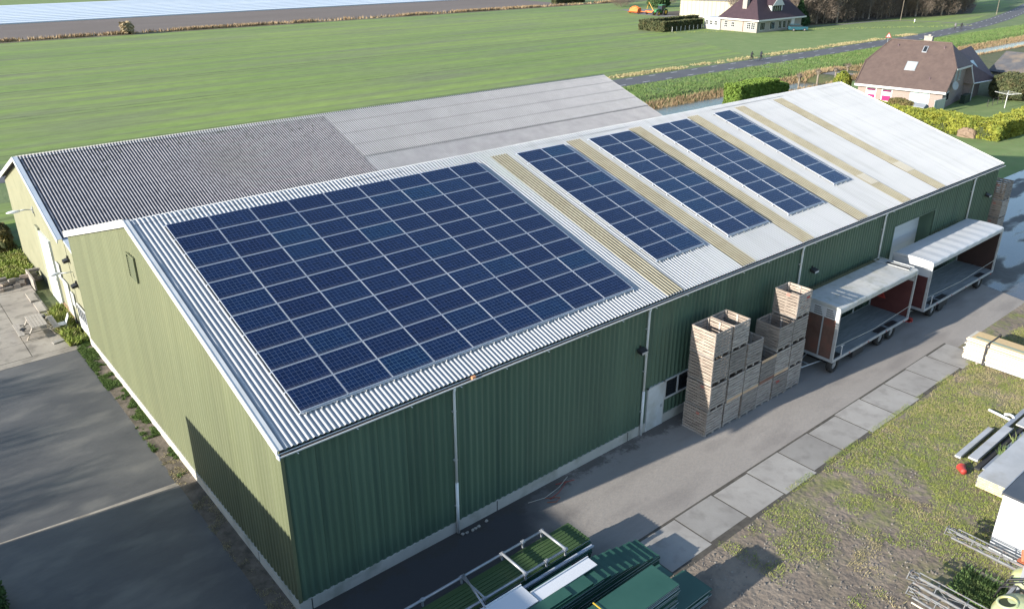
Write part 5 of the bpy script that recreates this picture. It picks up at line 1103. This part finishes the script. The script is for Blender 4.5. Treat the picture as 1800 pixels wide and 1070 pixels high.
skyl(4.3, 1.6, 1.35, 1.1, h1, m_skg); skyl(3.9, 4.0, .6, .8, h1)
for u, v in ((7.6, 4.6), (1.9, 4.7), (2.0, .7)): hb(MB(), u, u+.18, v, v+.15, 2.3+(v+.6)*.877, 2.3+(v+.6)*.877+.4).build("vent_tile", m_tile2, h1)
m_cur = M("magenta_blind", (.25, .015, .11), None, rough=.8)
for u in (8.15, 6.1):
    f_ = hb(MB(), u, u+1.35, -.05, .02, .35, 2.05).build("window", m_trim, h1); hb(MB(), u+.12, u+1.23, -.07, -.051, .45, 1.1).build("blind", m_cur, f_); hb(MB(), u+.12, u+1.23, -.07, -.051, 1.62, 1.9).build("pane", m_glass, f_); hb(MB(), u+.2, u+1.15, -.085, -.071, 1.7, 1.8).build("blind", m_cur, f_)
f_ = hb(MB(), 1.5, 3.9, -.05, .02, .05, 2.1).build("patio_door", m_trim, h1); hb(hb(MB(), 1.65, 2.6, -.07, -.051, .3, 1.95), 2.8, 3.75, -.07, -.051, .3, 1.95).build("pane", m_skg, f_)
for v, z0_, z1_ in ((4.6, 3.0, 4.5), (6.4, 3.0, 4.5)):
    f_ = hb(MB(), -.05, .02, v, v+.9, z0_, z1_).build("window", m_trim, h1); hb(MB(), -.07, -.051, v+.1, v+.8, z0_+.1, z1_-.1).build("pane", m_skg, f_)
f_ = hb(MB(), -.05, .02, 1.6, 3.0, .9, 2.05).build("window", m_trim, h1); hb(hb(MB(), -.07, -.051, 1.7, 2.25, 1.0, 1.95), -.07, -.051, 2.35, 2.9, 1.0, 1.95).build("pane", m_glass, f_)
MB().tube([HF(-.3, 3.6, 2.7), HF(-.5, 3.5, 2.75)], [.25, .55], 18).build("satellite_dish", m_galv, h1, smooth=False)
MB().blob(HF(-.15, 5.4, 2.3), (.1, .1, .1), 6, 4).build("lamp", m_trim, h1)
# the cross wing with its dark roof and porch
mb = MB(); hb(mb, -.9, 0, 10.6, 16, 0, 2.2); mb.prism([HF(0, 10.3, 2.2), HF(-1.22, 10.0, 2.2), HF(-1.22, 10.0, 2.5), HF(-.42, 10.28, 4.65), HF(0, 10.3, 4.9)], H1.e1*.15).build("wing_wall", m_bk, h1)
MB().add([HF(*p)+Vector((0, 0, q)) for q in (0, .14) for p in ((-1.3, 10, 2.3), (-2.8, 15.6, 2.3), (1.5, 17.5, 6.2), (1.4, 8, 6.2), (-.45, 10.3, 4.6))], [(5, 6, 9), (6, 7, 9), (7, 8, 9), (4, 1, 0), (4, 2, 1), (4, 3, 2), (0, 1, 6, 5), (1, 2, 7, 6), (2, 3, 8, 7), (3, 4, 9, 8), (4, 0, 5, 9)]).build("wing_roof", m_tile2, h1); MB().prism([HF(6.1, 8.0, 2.25), HF(6.1, 17.5, 2.25), HF(1.5, 17.5, 6.2), HF(1.4, 8.0, 6.2)], (0, 0, .14)).build("wing_roof", m_tile2, h1)
MB().tube([HF(-.5, 10.25, 4.62), HF(-1.34, 9.95, 2.32), HF(-2.85, 15.6, 2.32)], .1, 4).build("wing_fascia", m_trim, h1)
hb(MB(), -1.35, -1.25, 10.1, 10.2, 0, 2.3).build("porch_post", m_trim, h1)
MB().prism([HF(-.75, 11.1, 4.15), HF(-.1, 10.9, 5.0), HF(-.25, 11.9, 5.0), HF(-.95, 12.0, 4.15)], (0, 0, .12)).build("skylight", m_skg, h1)
# garden things
tag(MB().prism([(97.2, 25.4, 0), (98.6, 25.4, 0), (98.6, 25.4, .9), (97.9, 25.4, 1.25), (97.2, 25.4, .9)], (0, 1.6, 0)).build("garden_box", M("grey_felt", (.2, .22, .25), (.26, .28, .3), 1, .6), loc=(97.9, 26, 0)), "small grey pitched garden box before the patio doors", "garden box")
gp = thing("glass_screen", "pale glass screen panels at the corner of the brick house", "screen", (98.5, 24.6, 0))
for i in range(4): MB().box(98.2+i*.75, 98.9+i*.75, 24.6, 24.64, .1, 1.7).build("panel", M("milky_glass", (.45, .48, .44), None, rough=.3), gp) if i else MB().box(98.2, 98.9, 24.6, 24.64, .1, 1.7).build("panel", m_skg, gp)
MB().box(98.15, 101.2, 24.58, 24.66, 1.7, 1.76).build("top_rail", m_trim, gp)
dr = thing("rotary_dryer", "white rotary clothes dryer standing on the lawn by the dark domed hedge", "clothes dryer", (109.8, 20.6, 0))
MB().tube([(109.8, 20.6, 0), (109.8, 20.6, 1.95)], .05, 8).build("pole", m_trim, dr)
for i in range(4):
    a = i*pi/2+.3; MB().tube([(109.8, 20.6, 1.7), (109.8+1.5*math.cos(a), 20.6+1.5*math.sin(a), 2.0)], .035, 6).build("arm", m_trim, dr)
mb = MB()
for r_ in (.5, .9, 1.4):
    for i in range(4): a, b_ = i*pi/2+.3, (i+1)*pi/2+.3; mb.tube([(109.8+r_*math.cos(a), 20.6+r_*math.sin(a), 1.72+r_*.19), (109.8+r_*math.cos(b_), 20.6+r_*math.sin(b_), 1.72+r_*.19)], .012, 4)
mb.build("line", m_trim, dr)
for i, (x, y) in enumerate(((108.6, 25.2), (109.4, 25.3), (110.2, 25.4))):
    tag(MB().box(x, x+.55, y, y+.6, 0, 1.05).box(x-.02, x+.57, y-.03, y+.63, 1.05, 1.12).build("wheelie_bin", M("bin_green", (.02, .04, .03), None, rough=.5), loc=(x, y, 0)), ["dark green bin by the porch, left one", "dark green bin by the porch, middle one", "dark green bin by the porch, right one"][i], "bin", "bins by the porch")
gf = thing("garden_fence", "low dark wire fence on the lawn edge behind the clothes dryer", "fence", (113, 21.9, 0))
for i in range(7): MB().box(109+i*1.6, 109.06+i*1.6, 22.4, 22.46, 0, .95).build("post", m_dark, gf)
MB().box(109, 118.7, 22.42, 22.44, .85, .9).box(109, 118.7, 22.42, 22.44, .4, .43).build("rail", m_dark, gf)
tag(MB().blob((100.2, 18.6, .12), (.16, .16, .14), 8, 5, 0).build("ball", m_trim, loc=(100.2, 18.6, 0)), "small white ball lying on the lawn inside the hedge", "ball")
# white outbuilding
ob = thing("outbuilding", "white-walled outbuilding with dark felt roof at the right edge", "outbuilding", (122, 20, 0))
MB().prism([(121.8, 8, 0), (121.8, 27.4, 0), (121.8, 27.4, 2.9), (121.8, 8, 2.9)], (9.5, 0, 0)).prism([(121.8, 27.3, 2.9), (126.5, 27.3, 4.9), (131.3, 27.3, 2.9)], (0, .1, 0)).build("wall", m_wh, ob)
MB().prism([(121.3, 7.6, 2.75), (126.5, 7.6, 5.1), (126.5, 27.9, 5.1), (121.3, 27.9, 2.75)], (0, 0, .12)).prism([(131.8, 7.6, 2.75), (131.8, 27.9, 2.75), (126.5, 27.9, 5.1), (126.5, 7.6, 5.1)], (0, 0, .12)).build("roof", M("dark_felt", (.07, .07, .08), (.11, .11, .115), .7, .8, c3=(.24, .18, .12), s3=.45, a3=.6), ob)
MB().box(121.2, 121.3, 7.6, 27.9, 2.7, 2.9).build("gutter", m_dark, ob); MB().tube([(121.75, 24, 2.8), (121.75, 24, .1)], .06, 6).build("downpipe", m_galv, ob)

# ------------------------------------------------------------------ white house with purple-brown hip roof
H2 = Frame((163.9, 95.9, 0), A(0)); h2 = thing("white_house", "pale brick house with steep purple-brown hipped roof and big chimney", "house", (163.9, 95.9, 0))
MB().box(163.9, 182.5, 95.9, 106.2, 0, 2.75).build("wall", m_bk2, h2)
m_t3 = tilemat("purple_roof_tiles", (.032, .017, .024), (.046, .025, .034), 2.0)
a_, b_ = (163.2, 95.2, 2.75), (183.2, 95.2, 2.75); c_, d_ = (183.2, 106.9, 2.75), (163.2, 106.9, 2.75); r1, r2 = (169.4, 101.1, 9.6), (177, 101.1, 9.6)
MB().prism([a_, d_, r1], (0, 0, .15)).build("roof", m_t3, h2); MB().prism([a_, r1, r2, b_], (0, 0, .15)).build("roof", m_t3, h2); MB().prism([b_, r2, c_], (0, 0, .15)).build("roof", m_t3, h2); MB().prism([c_, r2, r1, d_], (0, 0, .15)).build("roof", m_t3, h2)
MB().box(163.1, 183.3, 95.08, 95.2, 2.6, 2.95).box(163.08, 163.2, 95.08, 107, 2.6, 2.95).build("fascia", m_trim, h2)
c2 = MB().box(165.2, 166.3, 100.2, 101.4, 2.75, 9.8).build("chimney", m_bk2, h2); MB().box(165.1, 166.4, 100.1, 101.5, 3.6, 4.1).build("flashing", m_galv, c2)
ann = MB().box(163.6, 170, 106.2, 111, 0, 2.5).build("annexe_wall", m_wh, h2); MB().box(163.3, 170.3, 106.25, 111.3, 2.5, 2.7).build("annexe_roof", m_trim, ann)
MB().tube([(163.85, 99.8, 2.6), (163.85, 99.8, .1)], .07, 6).build("downpipe", m_rust, h2)
def win2(y, w, z0_, z1_, k=2):
    f_ = MB().box(163.82 if y < 106.2 else 163.52, 163.895 if y < 106.2 else 163.595, y, y+w, z0_, z1_).build("window", m_trim, h2); mb = MB(); x_ = 163.82 if y < 106.2 else 163.52
    for i in range(k):
        for j in range(3 if z1_-z0_ > 1.3 else 2):
            nj = 3 if z1_-z0_ > 1.3 else 2; mb.box(x_-.02, x_-.001, y+.08+i*(w-.08)/k, y+(i+1)*(w-.08)/k, z0_+.08+j*(z1_-z0_-.08)/nj, z0_+(j+1)*(z1_-z0_-.08)/nj)
    mb.build("pane", m_glass, f_)
for y, w, a, b in ((96.4, 1.1, .75, 2.25), (97.6, 1.1, .75, 2.25), (102.2, .95, .9, 2.1), (104.2, .95, .75, 2.35), (107.0, .9, 1.0, 2.1), (108.4, .9, 1.0, 2.1), (109.7, .9, 1.0, 2.1)): win2(y, w, a, b)
for x, w in ((165, 2.0), (169, 2.0), (172.6, 1.2), (174.4, 1.2), (176.3, 1.2)):
    f_ = MB().box(x, x+w, 95.82, 95.895, .5, 2.3).build("window", m_trim, h2); mb = MB(); k = int(w/.6)
    for i in range(k): mb.box(x+.08+i*(w-.08)/k, x+(i+1)*(w-.08)/k, 95.8, 95.819, .6, 2.2)
    mb.build("pane", m_glass, f_)
MB().box(178, 179.4, 95.82, 95.895, .1, 2.5).build("door", m_ws, h2)
# dormer on the shaded slope
dm = MB().box(170.2, 174.6, 96.6, 100.6, 4.0, 5.9).build("dormer", m_tr2, h2); MB().prism([(169.9, 96.3, 5.85), (174.9, 96.3, 5.85), (172.4, 96.3, 8.2)], (0, 4.2, 0)).build("dormer_roof", m_t3, dm); MB().prism([(170.0, 96.2, 5.8), (174.8, 96.2, 5.8), (172.4, 96.2, 8.0)], (0, .1, 0)).build("dormer_gable", m_tr2, dm)
mb = MB()
for i in range(4): mb.box(170.7+i*.9, 171.4+i*.9, 96.56, 96.6, 4.5, 5.7)
mb.build("dormer_window", m_glass, dm)
MB().prism([(164.8, 103.0, 4.55), (164.8, 103.9, 4.55), (165.6, 103.9, 5.45), (165.6, 103.0, 5.45)], (0, 0, .08)).build("skylight", m_skg, h2)
# far cream barn
fb = thing("far_barn", "long cream clad barn with grey roof beyond the white house", "barn", (190, 130, 0)); FB = Frame((186.5, 137.5, 0), A(-72))
V, F = ribs(tuple(FB(0, 0, 0))[:2], tuple(FB(38, 0, 0))[:2], 0, lambda s: 4.6, pitch=1.2, depth=.06, out=tuple(-FB.e2)[:2])
m_cream = M("cream_cladding", (.36, .345, .25), (.40, .385, .29), .3, .6); npmesh("wall", V, F, m_cream, fb)
MB().obox(FB(0, .05, 0), FB.e1*38, FB.e2*.2, (0, 0, 4.6)).prism([FB(0, 0, 0), FB(0, 20, 0), FB(0, 20, 4.6), FB(0, 10, 7.6), FB(0, 0, 4.6)], FB.e1*.2).build("wall", m_cream, fb)
MB().prism([FB(-.3, -.4, 4.5), FB(38.3, -.4, 4.5), FB(38.3, 10, 7.7), FB(-.3, 10, 7.7)], (0, 0, .15)).prism([FB(-.3, 20.4, 4.5), FB(-.3, 10, 7.7), FB(38.3, 10, 7.7), FB(38.3, 20.4, 4.5)], (0, 0, .15)).build("roof", m_old, fb)
sheet("farm_yard", [(181, 132), (192, 125), (186.5, 137.5), (200, 160), (192, 165), (182, 150)], .014, m_path)

# ------------------------------------------------------------------ vehicles far away
def wheel2(parent, x, y, r, w, rimm):
    wh = MB().tube([(x, y-w/2, r), (x, y+w/2, r)], r, 18).build("wheel", m_tyre, parent); MB().tube([(x, y-w/2-.01, r), (x, y+w/2+.01, r)], r*.55, 14).build("rim", rimm, wh)
m_jg = M("tractor_green", (.02, .16, .04), None, rough=.4); m_jy = M("wheel_yellow", (.6, .42, .04), None, rough=.5)
tr = thing("tractor", "green farm tractor parked on the far field corner", "tractor", (184.8, 143.2, 0)); ty = 143.2
MB().prism([(182.4, ty-.4, .9), (184.2, ty-.4, .8), (184.2, ty-.4, 1.75), (182.6, ty-.4, 1.6)], (0, .8, 0)).build("bonnet", m_jg, tr); MB().box(184.2, 186.6, ty-.5, ty+.5, .7, 1.3).build("chassis", m_jg, tr)
cbn = MB().prism([(184.3, ty-.75, 1.3), (186.2, ty-.75, 1.3), (186.0, ty-.7, 2.7), (184.6, ty-.7, 2.7)], (0, 1.5, 0)).build("cab", m_glass, tr); MB().box(184.5, 186.2, ty-.78, ty+.78, 2.7, 2.88).build("cab_roof", m_jg, cbn)
MB().box(185.3, 186.9, ty-1.1, ty-.6, 1.6, 1.72).box(185.3, 186.9, ty+.6, ty+1.1, 1.6, 1.72).build("mudguard", m_jg, tr)
for x, r_ in ((183.0, .6), (186.0, .88)):
    for s_ in (-.85, .85): wheel2(tr, x, ty+s_, r_, .45, m_jy)
im = thing("field_implement", "orange field implement standing left of the tractor", "farm machine", (183.8, 152.5, 0))
m_or = M("implement_orange", (.75, .18, .03), (.6, .14, .03), 2, .6)
MB().prism([(183, 150.6, .6), (185, 150.6, .6), (184.6, 150.6, 1.7), (183.4, 150.6, 1.5)], (0, 3.2, 0)).blob((184, 152.3, 1.6), (.8, 1.5, .5), 9, 6, .15).build("hopper", m_or, im); mb = MB()
for i in range(8): mb.box(183-.4, 185.3, 150.3+i*.5, 150.42+i*.5, .3, .6)
mb.tube([(184, 150, .7), (184, 147.6, .6)], .1, 6).build("tine_bar", m_or, im)
for s_ in (150.6, 153.8): wheel2(im, 183.6, s_, .42, .3, m_or)
ld = thing("loader_arm", "yellow-brown lifting arm machine between implement and tractor", "farm machine", (184.6, 146.8, 0)); m_yb = M("ochre_paint", (.5, .3, .06), None, rough=.6)
MB().tube([(184.6, 145.6, 1.0), (184.6, 147.6, 3.4), (184.6, 148.2, 1.4)], .12, 6).build("arm", m_yb, ld); MB().box(184, 185.3, 145, 148.4, .55, 1.0).build("base", m_or, ld)
for s_ in (145.5, 147.9): wheel2(ld, 184.2, s_, .45, .3, m_yb)
m_car = M("car_teal_paint", (.05, .16, .22), None, rough=.25, metal=.4)
car = thing("parked_car", "blue-teal estate car parked on the driveway by the white house", "car", (176.5, 93, 0)); cy = 92.2
F2 = Frame((176.0, 92.6, 0), A(-35)); P = lambda u, v, z: F2(u, v, z)
bd = MB().prism([P(-2.2, -.85, .35), P(2.2, -.85, .35), P(2.2, -.85, .95), P(1.2, -.85, 1.0), P(-2.15, -.85, 1.05)], F2.e2*1.7).build("body", m_car, car)
MB().prism([P(-2.1, -.75, 1.05), P(1.1, -.75, 1.0), P(.3, -.7, 1.5), P(-1.9, -.7, 1.52)], F2.e2*1.5).build("windows", m_glass, car); MB().prism([P(-1.95, -.7, 1.52), P(.25, -.7, 1.5), P(.2, -.7, 1.56), P(-1.9, -.7, 1.58)], F2.e2*1.4).build("car_roof", m_car, car)
for u in (-1.35, 1.35):
    for v in (-.8, .8):
        q = P(u, v, .33); q2 = P(u, v+.08, .33); wh = MB().tube([P(u, v-.1, .33), P(u, v+.1, .33)], .33, 16).build("wheel", m_tyre, car); MB().tube([P(u, v-.11, .33), P(u, v+.11, .33)], .18, 12).build("rim", m_rim, wh)
for v in (-.6, .6): MB().obox(P(2.2, v-.15, .7), F2.e1*.02, F2.e2*.3, (0, 0, .15)).build("headlight", m_trim, car)
MB().obox(P(2.2, -.25, .45), F2.e1*.015, F2.e2*.5, (0, 0, .12)).build("bumper_plate", m_trim, car)

# ------------------------------------------------------------------ road sign, posts
rs_ = thing("road_sign", "red-bordered triangular warning sign beside the road", "road sign", (163.9, 64.1, 0)); sx_, sy_ = 163.9, 64.1; n1 = Vector((-.77, -.64, 0)); t1_ = Vector((.64, -.77, 0)); c0 = Vector((sx_, sy_, 0))
MB().tube([c0, c0+Vector((0, 0, 2.3))], .05, 8).build("post", m_galv, rs_)
def tri(r_, off, mt, nm, par): o_ = c0+n1*off+Vector((0, 0, 1.95)); return MB().prism([o_-t1_*r_+Vector((0, 0, -r_*.58)), o_+t1_*r_+Vector((0, 0, -r_*.58)), o_+Vector((0, 0, r_*1.16))], n1*.015).build(nm, mt, par)
sg = tri(.62, .06, m_red, "sign_plate", rs_); tri(.40, .08, m_trim, "sign_face", sg); MB().obox(c0+n1*.1+Vector((0, 0, 1.75))-t1_*.05, t1_*.1, n1*.01, (0, 0, .4)).build("sign_symbol", m_dark, sg)
mk = thing("marker_post", "short white and green marker post on the grass beyond the road", "post", (217.5, 84, 0)); MB().box(217.4, 217.6, 83.9, 84.1, 0, 1.0).build("post", m_trim, mk); MB().box(217.1, 217.9, 83.85, 84.15, .0, .25).build("foot", m_hg, mk)
tag(MB().tube([(222, 90, 0), (222.3, 90, 9)], [.08, .05], 8).build("pole", m_bark, loc=(222, 90, 0)), "pale leaning pole at the edge of the leafless wood", "pole")
tag(MB().tube([(262, 81, 0), (262.4, 81.2, 7)], [.09, .06], 8).build("pole", m_bark, loc=(262, 81, 0)), "pale pole on the far right beside the road's bend", "pole")

# ------------------------------------------------------------------ people and bicycles
def bake_person(name, loc, joints, edges, radii, mats, split, rotz):
    me = bpy.data.meshes.new("body"); me.from_pydata(joints, edges, []); ob_ = bpy.data.objects.new("tmp", me); C.objects.link(ob_)
    sk = ob_.modifiers.new("s", 'SKIN'); 
    for i, r_ in enumerate(radii): me.skin_vertices[0].data[i].radius = (r_[0], r_[1]) if isinstance(r_, tuple) else (r_, r_)
    me.skin_vertices[0].data[0].use_root = True; sb = ob_.modifiers.new("u", 'SUBSURF'); sb.levels = 1; sb.render_levels = 1
    dg = bpy.context.evaluated_depsgraph_get(); nm = bpy.data.meshes.new_from_object(ob_.evaluated_get(dg)); bpy.data.objects.remove(ob_)
    for m_ in mats: nm.materials.append(m_)
    for p_ in nm.polygons: p_.material_index = split(p_.center); p_.use_smooth = True
    o_ = bpy.data.objects.new(name, nm); C.objects.link(o_); o_.location = loc; o_.rotation_euler[2] = rotz; wloc[o_.name] = tuple(loc); return o_
m_skin = M("skin", (.5, .3, .22), None, rough=.6); m_coat = M("dark_coat", (.012, .014, .018), None, rough=.8); m_trs = M("dark_trousers", (.025, .025, .03), None, rough=.8); m_coat2 = M("navy_coat", (.012, .016, .03), None, rough=.8)
def rider(loc, rz, label, coat):
    J = [(0, 0, 1.0), (.05, 0, 1.25), (.12, 0, 1.48), (.16, 0, 1.58), (.19, 0, 1.70), (.2, 0, 1.80), (-.0, .1, .98), (.32, .12, .85), (.12, .12, .42), (.2, .12, .36), (0, -.1, .98), (.22, -.12, .72), (.0, -.12, .28), (.1, -.12, .22), (.1, .2, 1.45), (.26, .24, 1.25), (.52, .24, 1.15), (.1, -.2, 1.45), (.26, -.24, 1.25), (.52, -.24, 1.15)]
    E = [(0, 1), (1, 2), (2, 3), (3, 4), (4, 5), (0, 6), (6, 7), (7, 8), (8, 9), (0, 10), (10, 11), (11, 12), (12, 13), (2, 14), (14, 15), (15, 16), (2, 17), (17, 18), (18, 19)]
    Rr = [(.15, .17), (.14, .17), (.14, .18), .06, .1, .08, .09, .075, .05, .04, .09, .075, .05, .04, .07, .055, .035, .07, .055, .035]
    o_ = bake_person("person", loc, J, E, Rr, [coat, m_trs, m_skin], lambda c: 2 if c.z > 1.62 and c.x > .22 else (1 if c.z < .95 else 0), rz); return tag(o_, label, "person", "pair of cyclists on the road")
def bicycle(loc, rz, label):
    b_ = thing("bicycle", label, "bicycle", loc, "bicycles on the road"); X = lambda x, y, z: (loc[0]+x, loc[1]+y, loc[2]+z)
    for x in (-.5, .58):
        w_ = MB().ring(X(x, 0, .34), (0, 1, 0), .32, .022, 22, 5).build("wheel", m_tyre, b_); mb = MB()
        for i in range(6): a = i*pi/3; mb.tube([X(x, 0, .34), X(x+.31*math.cos(a), 0, .34+.31*math.sin(a))], .006, 3)
        mb.build("spokes", m_galv, w_)
    MB().tube([X(-.5, 0, .34), X(0, 0, .3), X(.42, 0, .85), X(-.12, 0, .78), X(-.5, 0, .34)], .018, 5).tube([X(0, 0, .3), X(-.15, 0, .92)], .018, 5).tube([X(.58, 0, .34), X(.42, 0, 1.02)], .018, 5).build("frame", m_dark, b_)
    MB().tube([X(.5, -.25, 1.08), X(.42, 0, 1.05), X(.5, .25, 1.08)], .015, 5).build("handlebar", m_dark, b_); MB().box(loc[0]-.28, loc[0]-.05, loc[1]-.08, loc[1]+.08, .9, .95).build("saddle", m_dark, b_)
    b_.rotation_euler[2] = rz
for (x, y, lb, ct) in ((121.7, 67.9, "left", m_coat), (123.4, 67.1, "right", m_coat2)):
    rider((x, y, .02), 0.0, "cyclist in dark clothes riding on the road, "+lb+" one of the pair", ct); bicycle((x, y, .02), 0.0, "dark bicycle under the "+lb+" cyclist on the road")
def walker(loc, rz, label, coat, s_):
    J = [(0, 0, .95), (0, 0, 1.2), (0, 0, 1.42), (0, 0, 1.52), (.02, 0, 1.64), (.02, 0, 1.74), (0, .09, .9), (.1*s_, .1, .5), (.2*s_, .1, .08), (.3*s_, .1, .04), (0, -.09, .9), (-.05*s_, -.1, .5), (-.2*s_, -.1, .1), (-.1*s_, -.1, .04), (0, .2, 1.4), (-.08, .24, 1.12), (.02, .24, .88), (0, -.2, 1.4), (.08, -.24, 1.12), (.2, -.24, .92)]
    E = [(0, 1), (1, 2), (2, 3), (3, 4), (4, 5), (0, 6), (6, 7), (7, 8), (8, 9), (0, 10), (10, 11), (11, 12), (12, 13), (2, 14), (14, 15), (15, 16), (2, 17), (17, 18), (18, 19)]
    Rr = [(.15, .17), (.13, .17), (.13, .19), .06, .1, .08, .09, .07, .05, .04, .09, .07, .05, .04, .065, .05, .04, .065, .05, .04]
    return tag(bake_person("person", loc, J, E, Rr, [coat, m_trs, m_skin], lambda c: 2 if c.z > 1.5 and c.x > .04 else (1 if c.z < .85 else 0), rz), label, "person", "pair of walkers on the far road")
walker((206.8, 69.0, .02), 0, "walker in grey clothes on the far road, left of two", M("grey_coat", (.12, .12, .13), None, rough=.8), 1)
walker((208.6, 68.3, .02), 0, "walker in dark clothes on the far road, right of two", m_coat, -1)
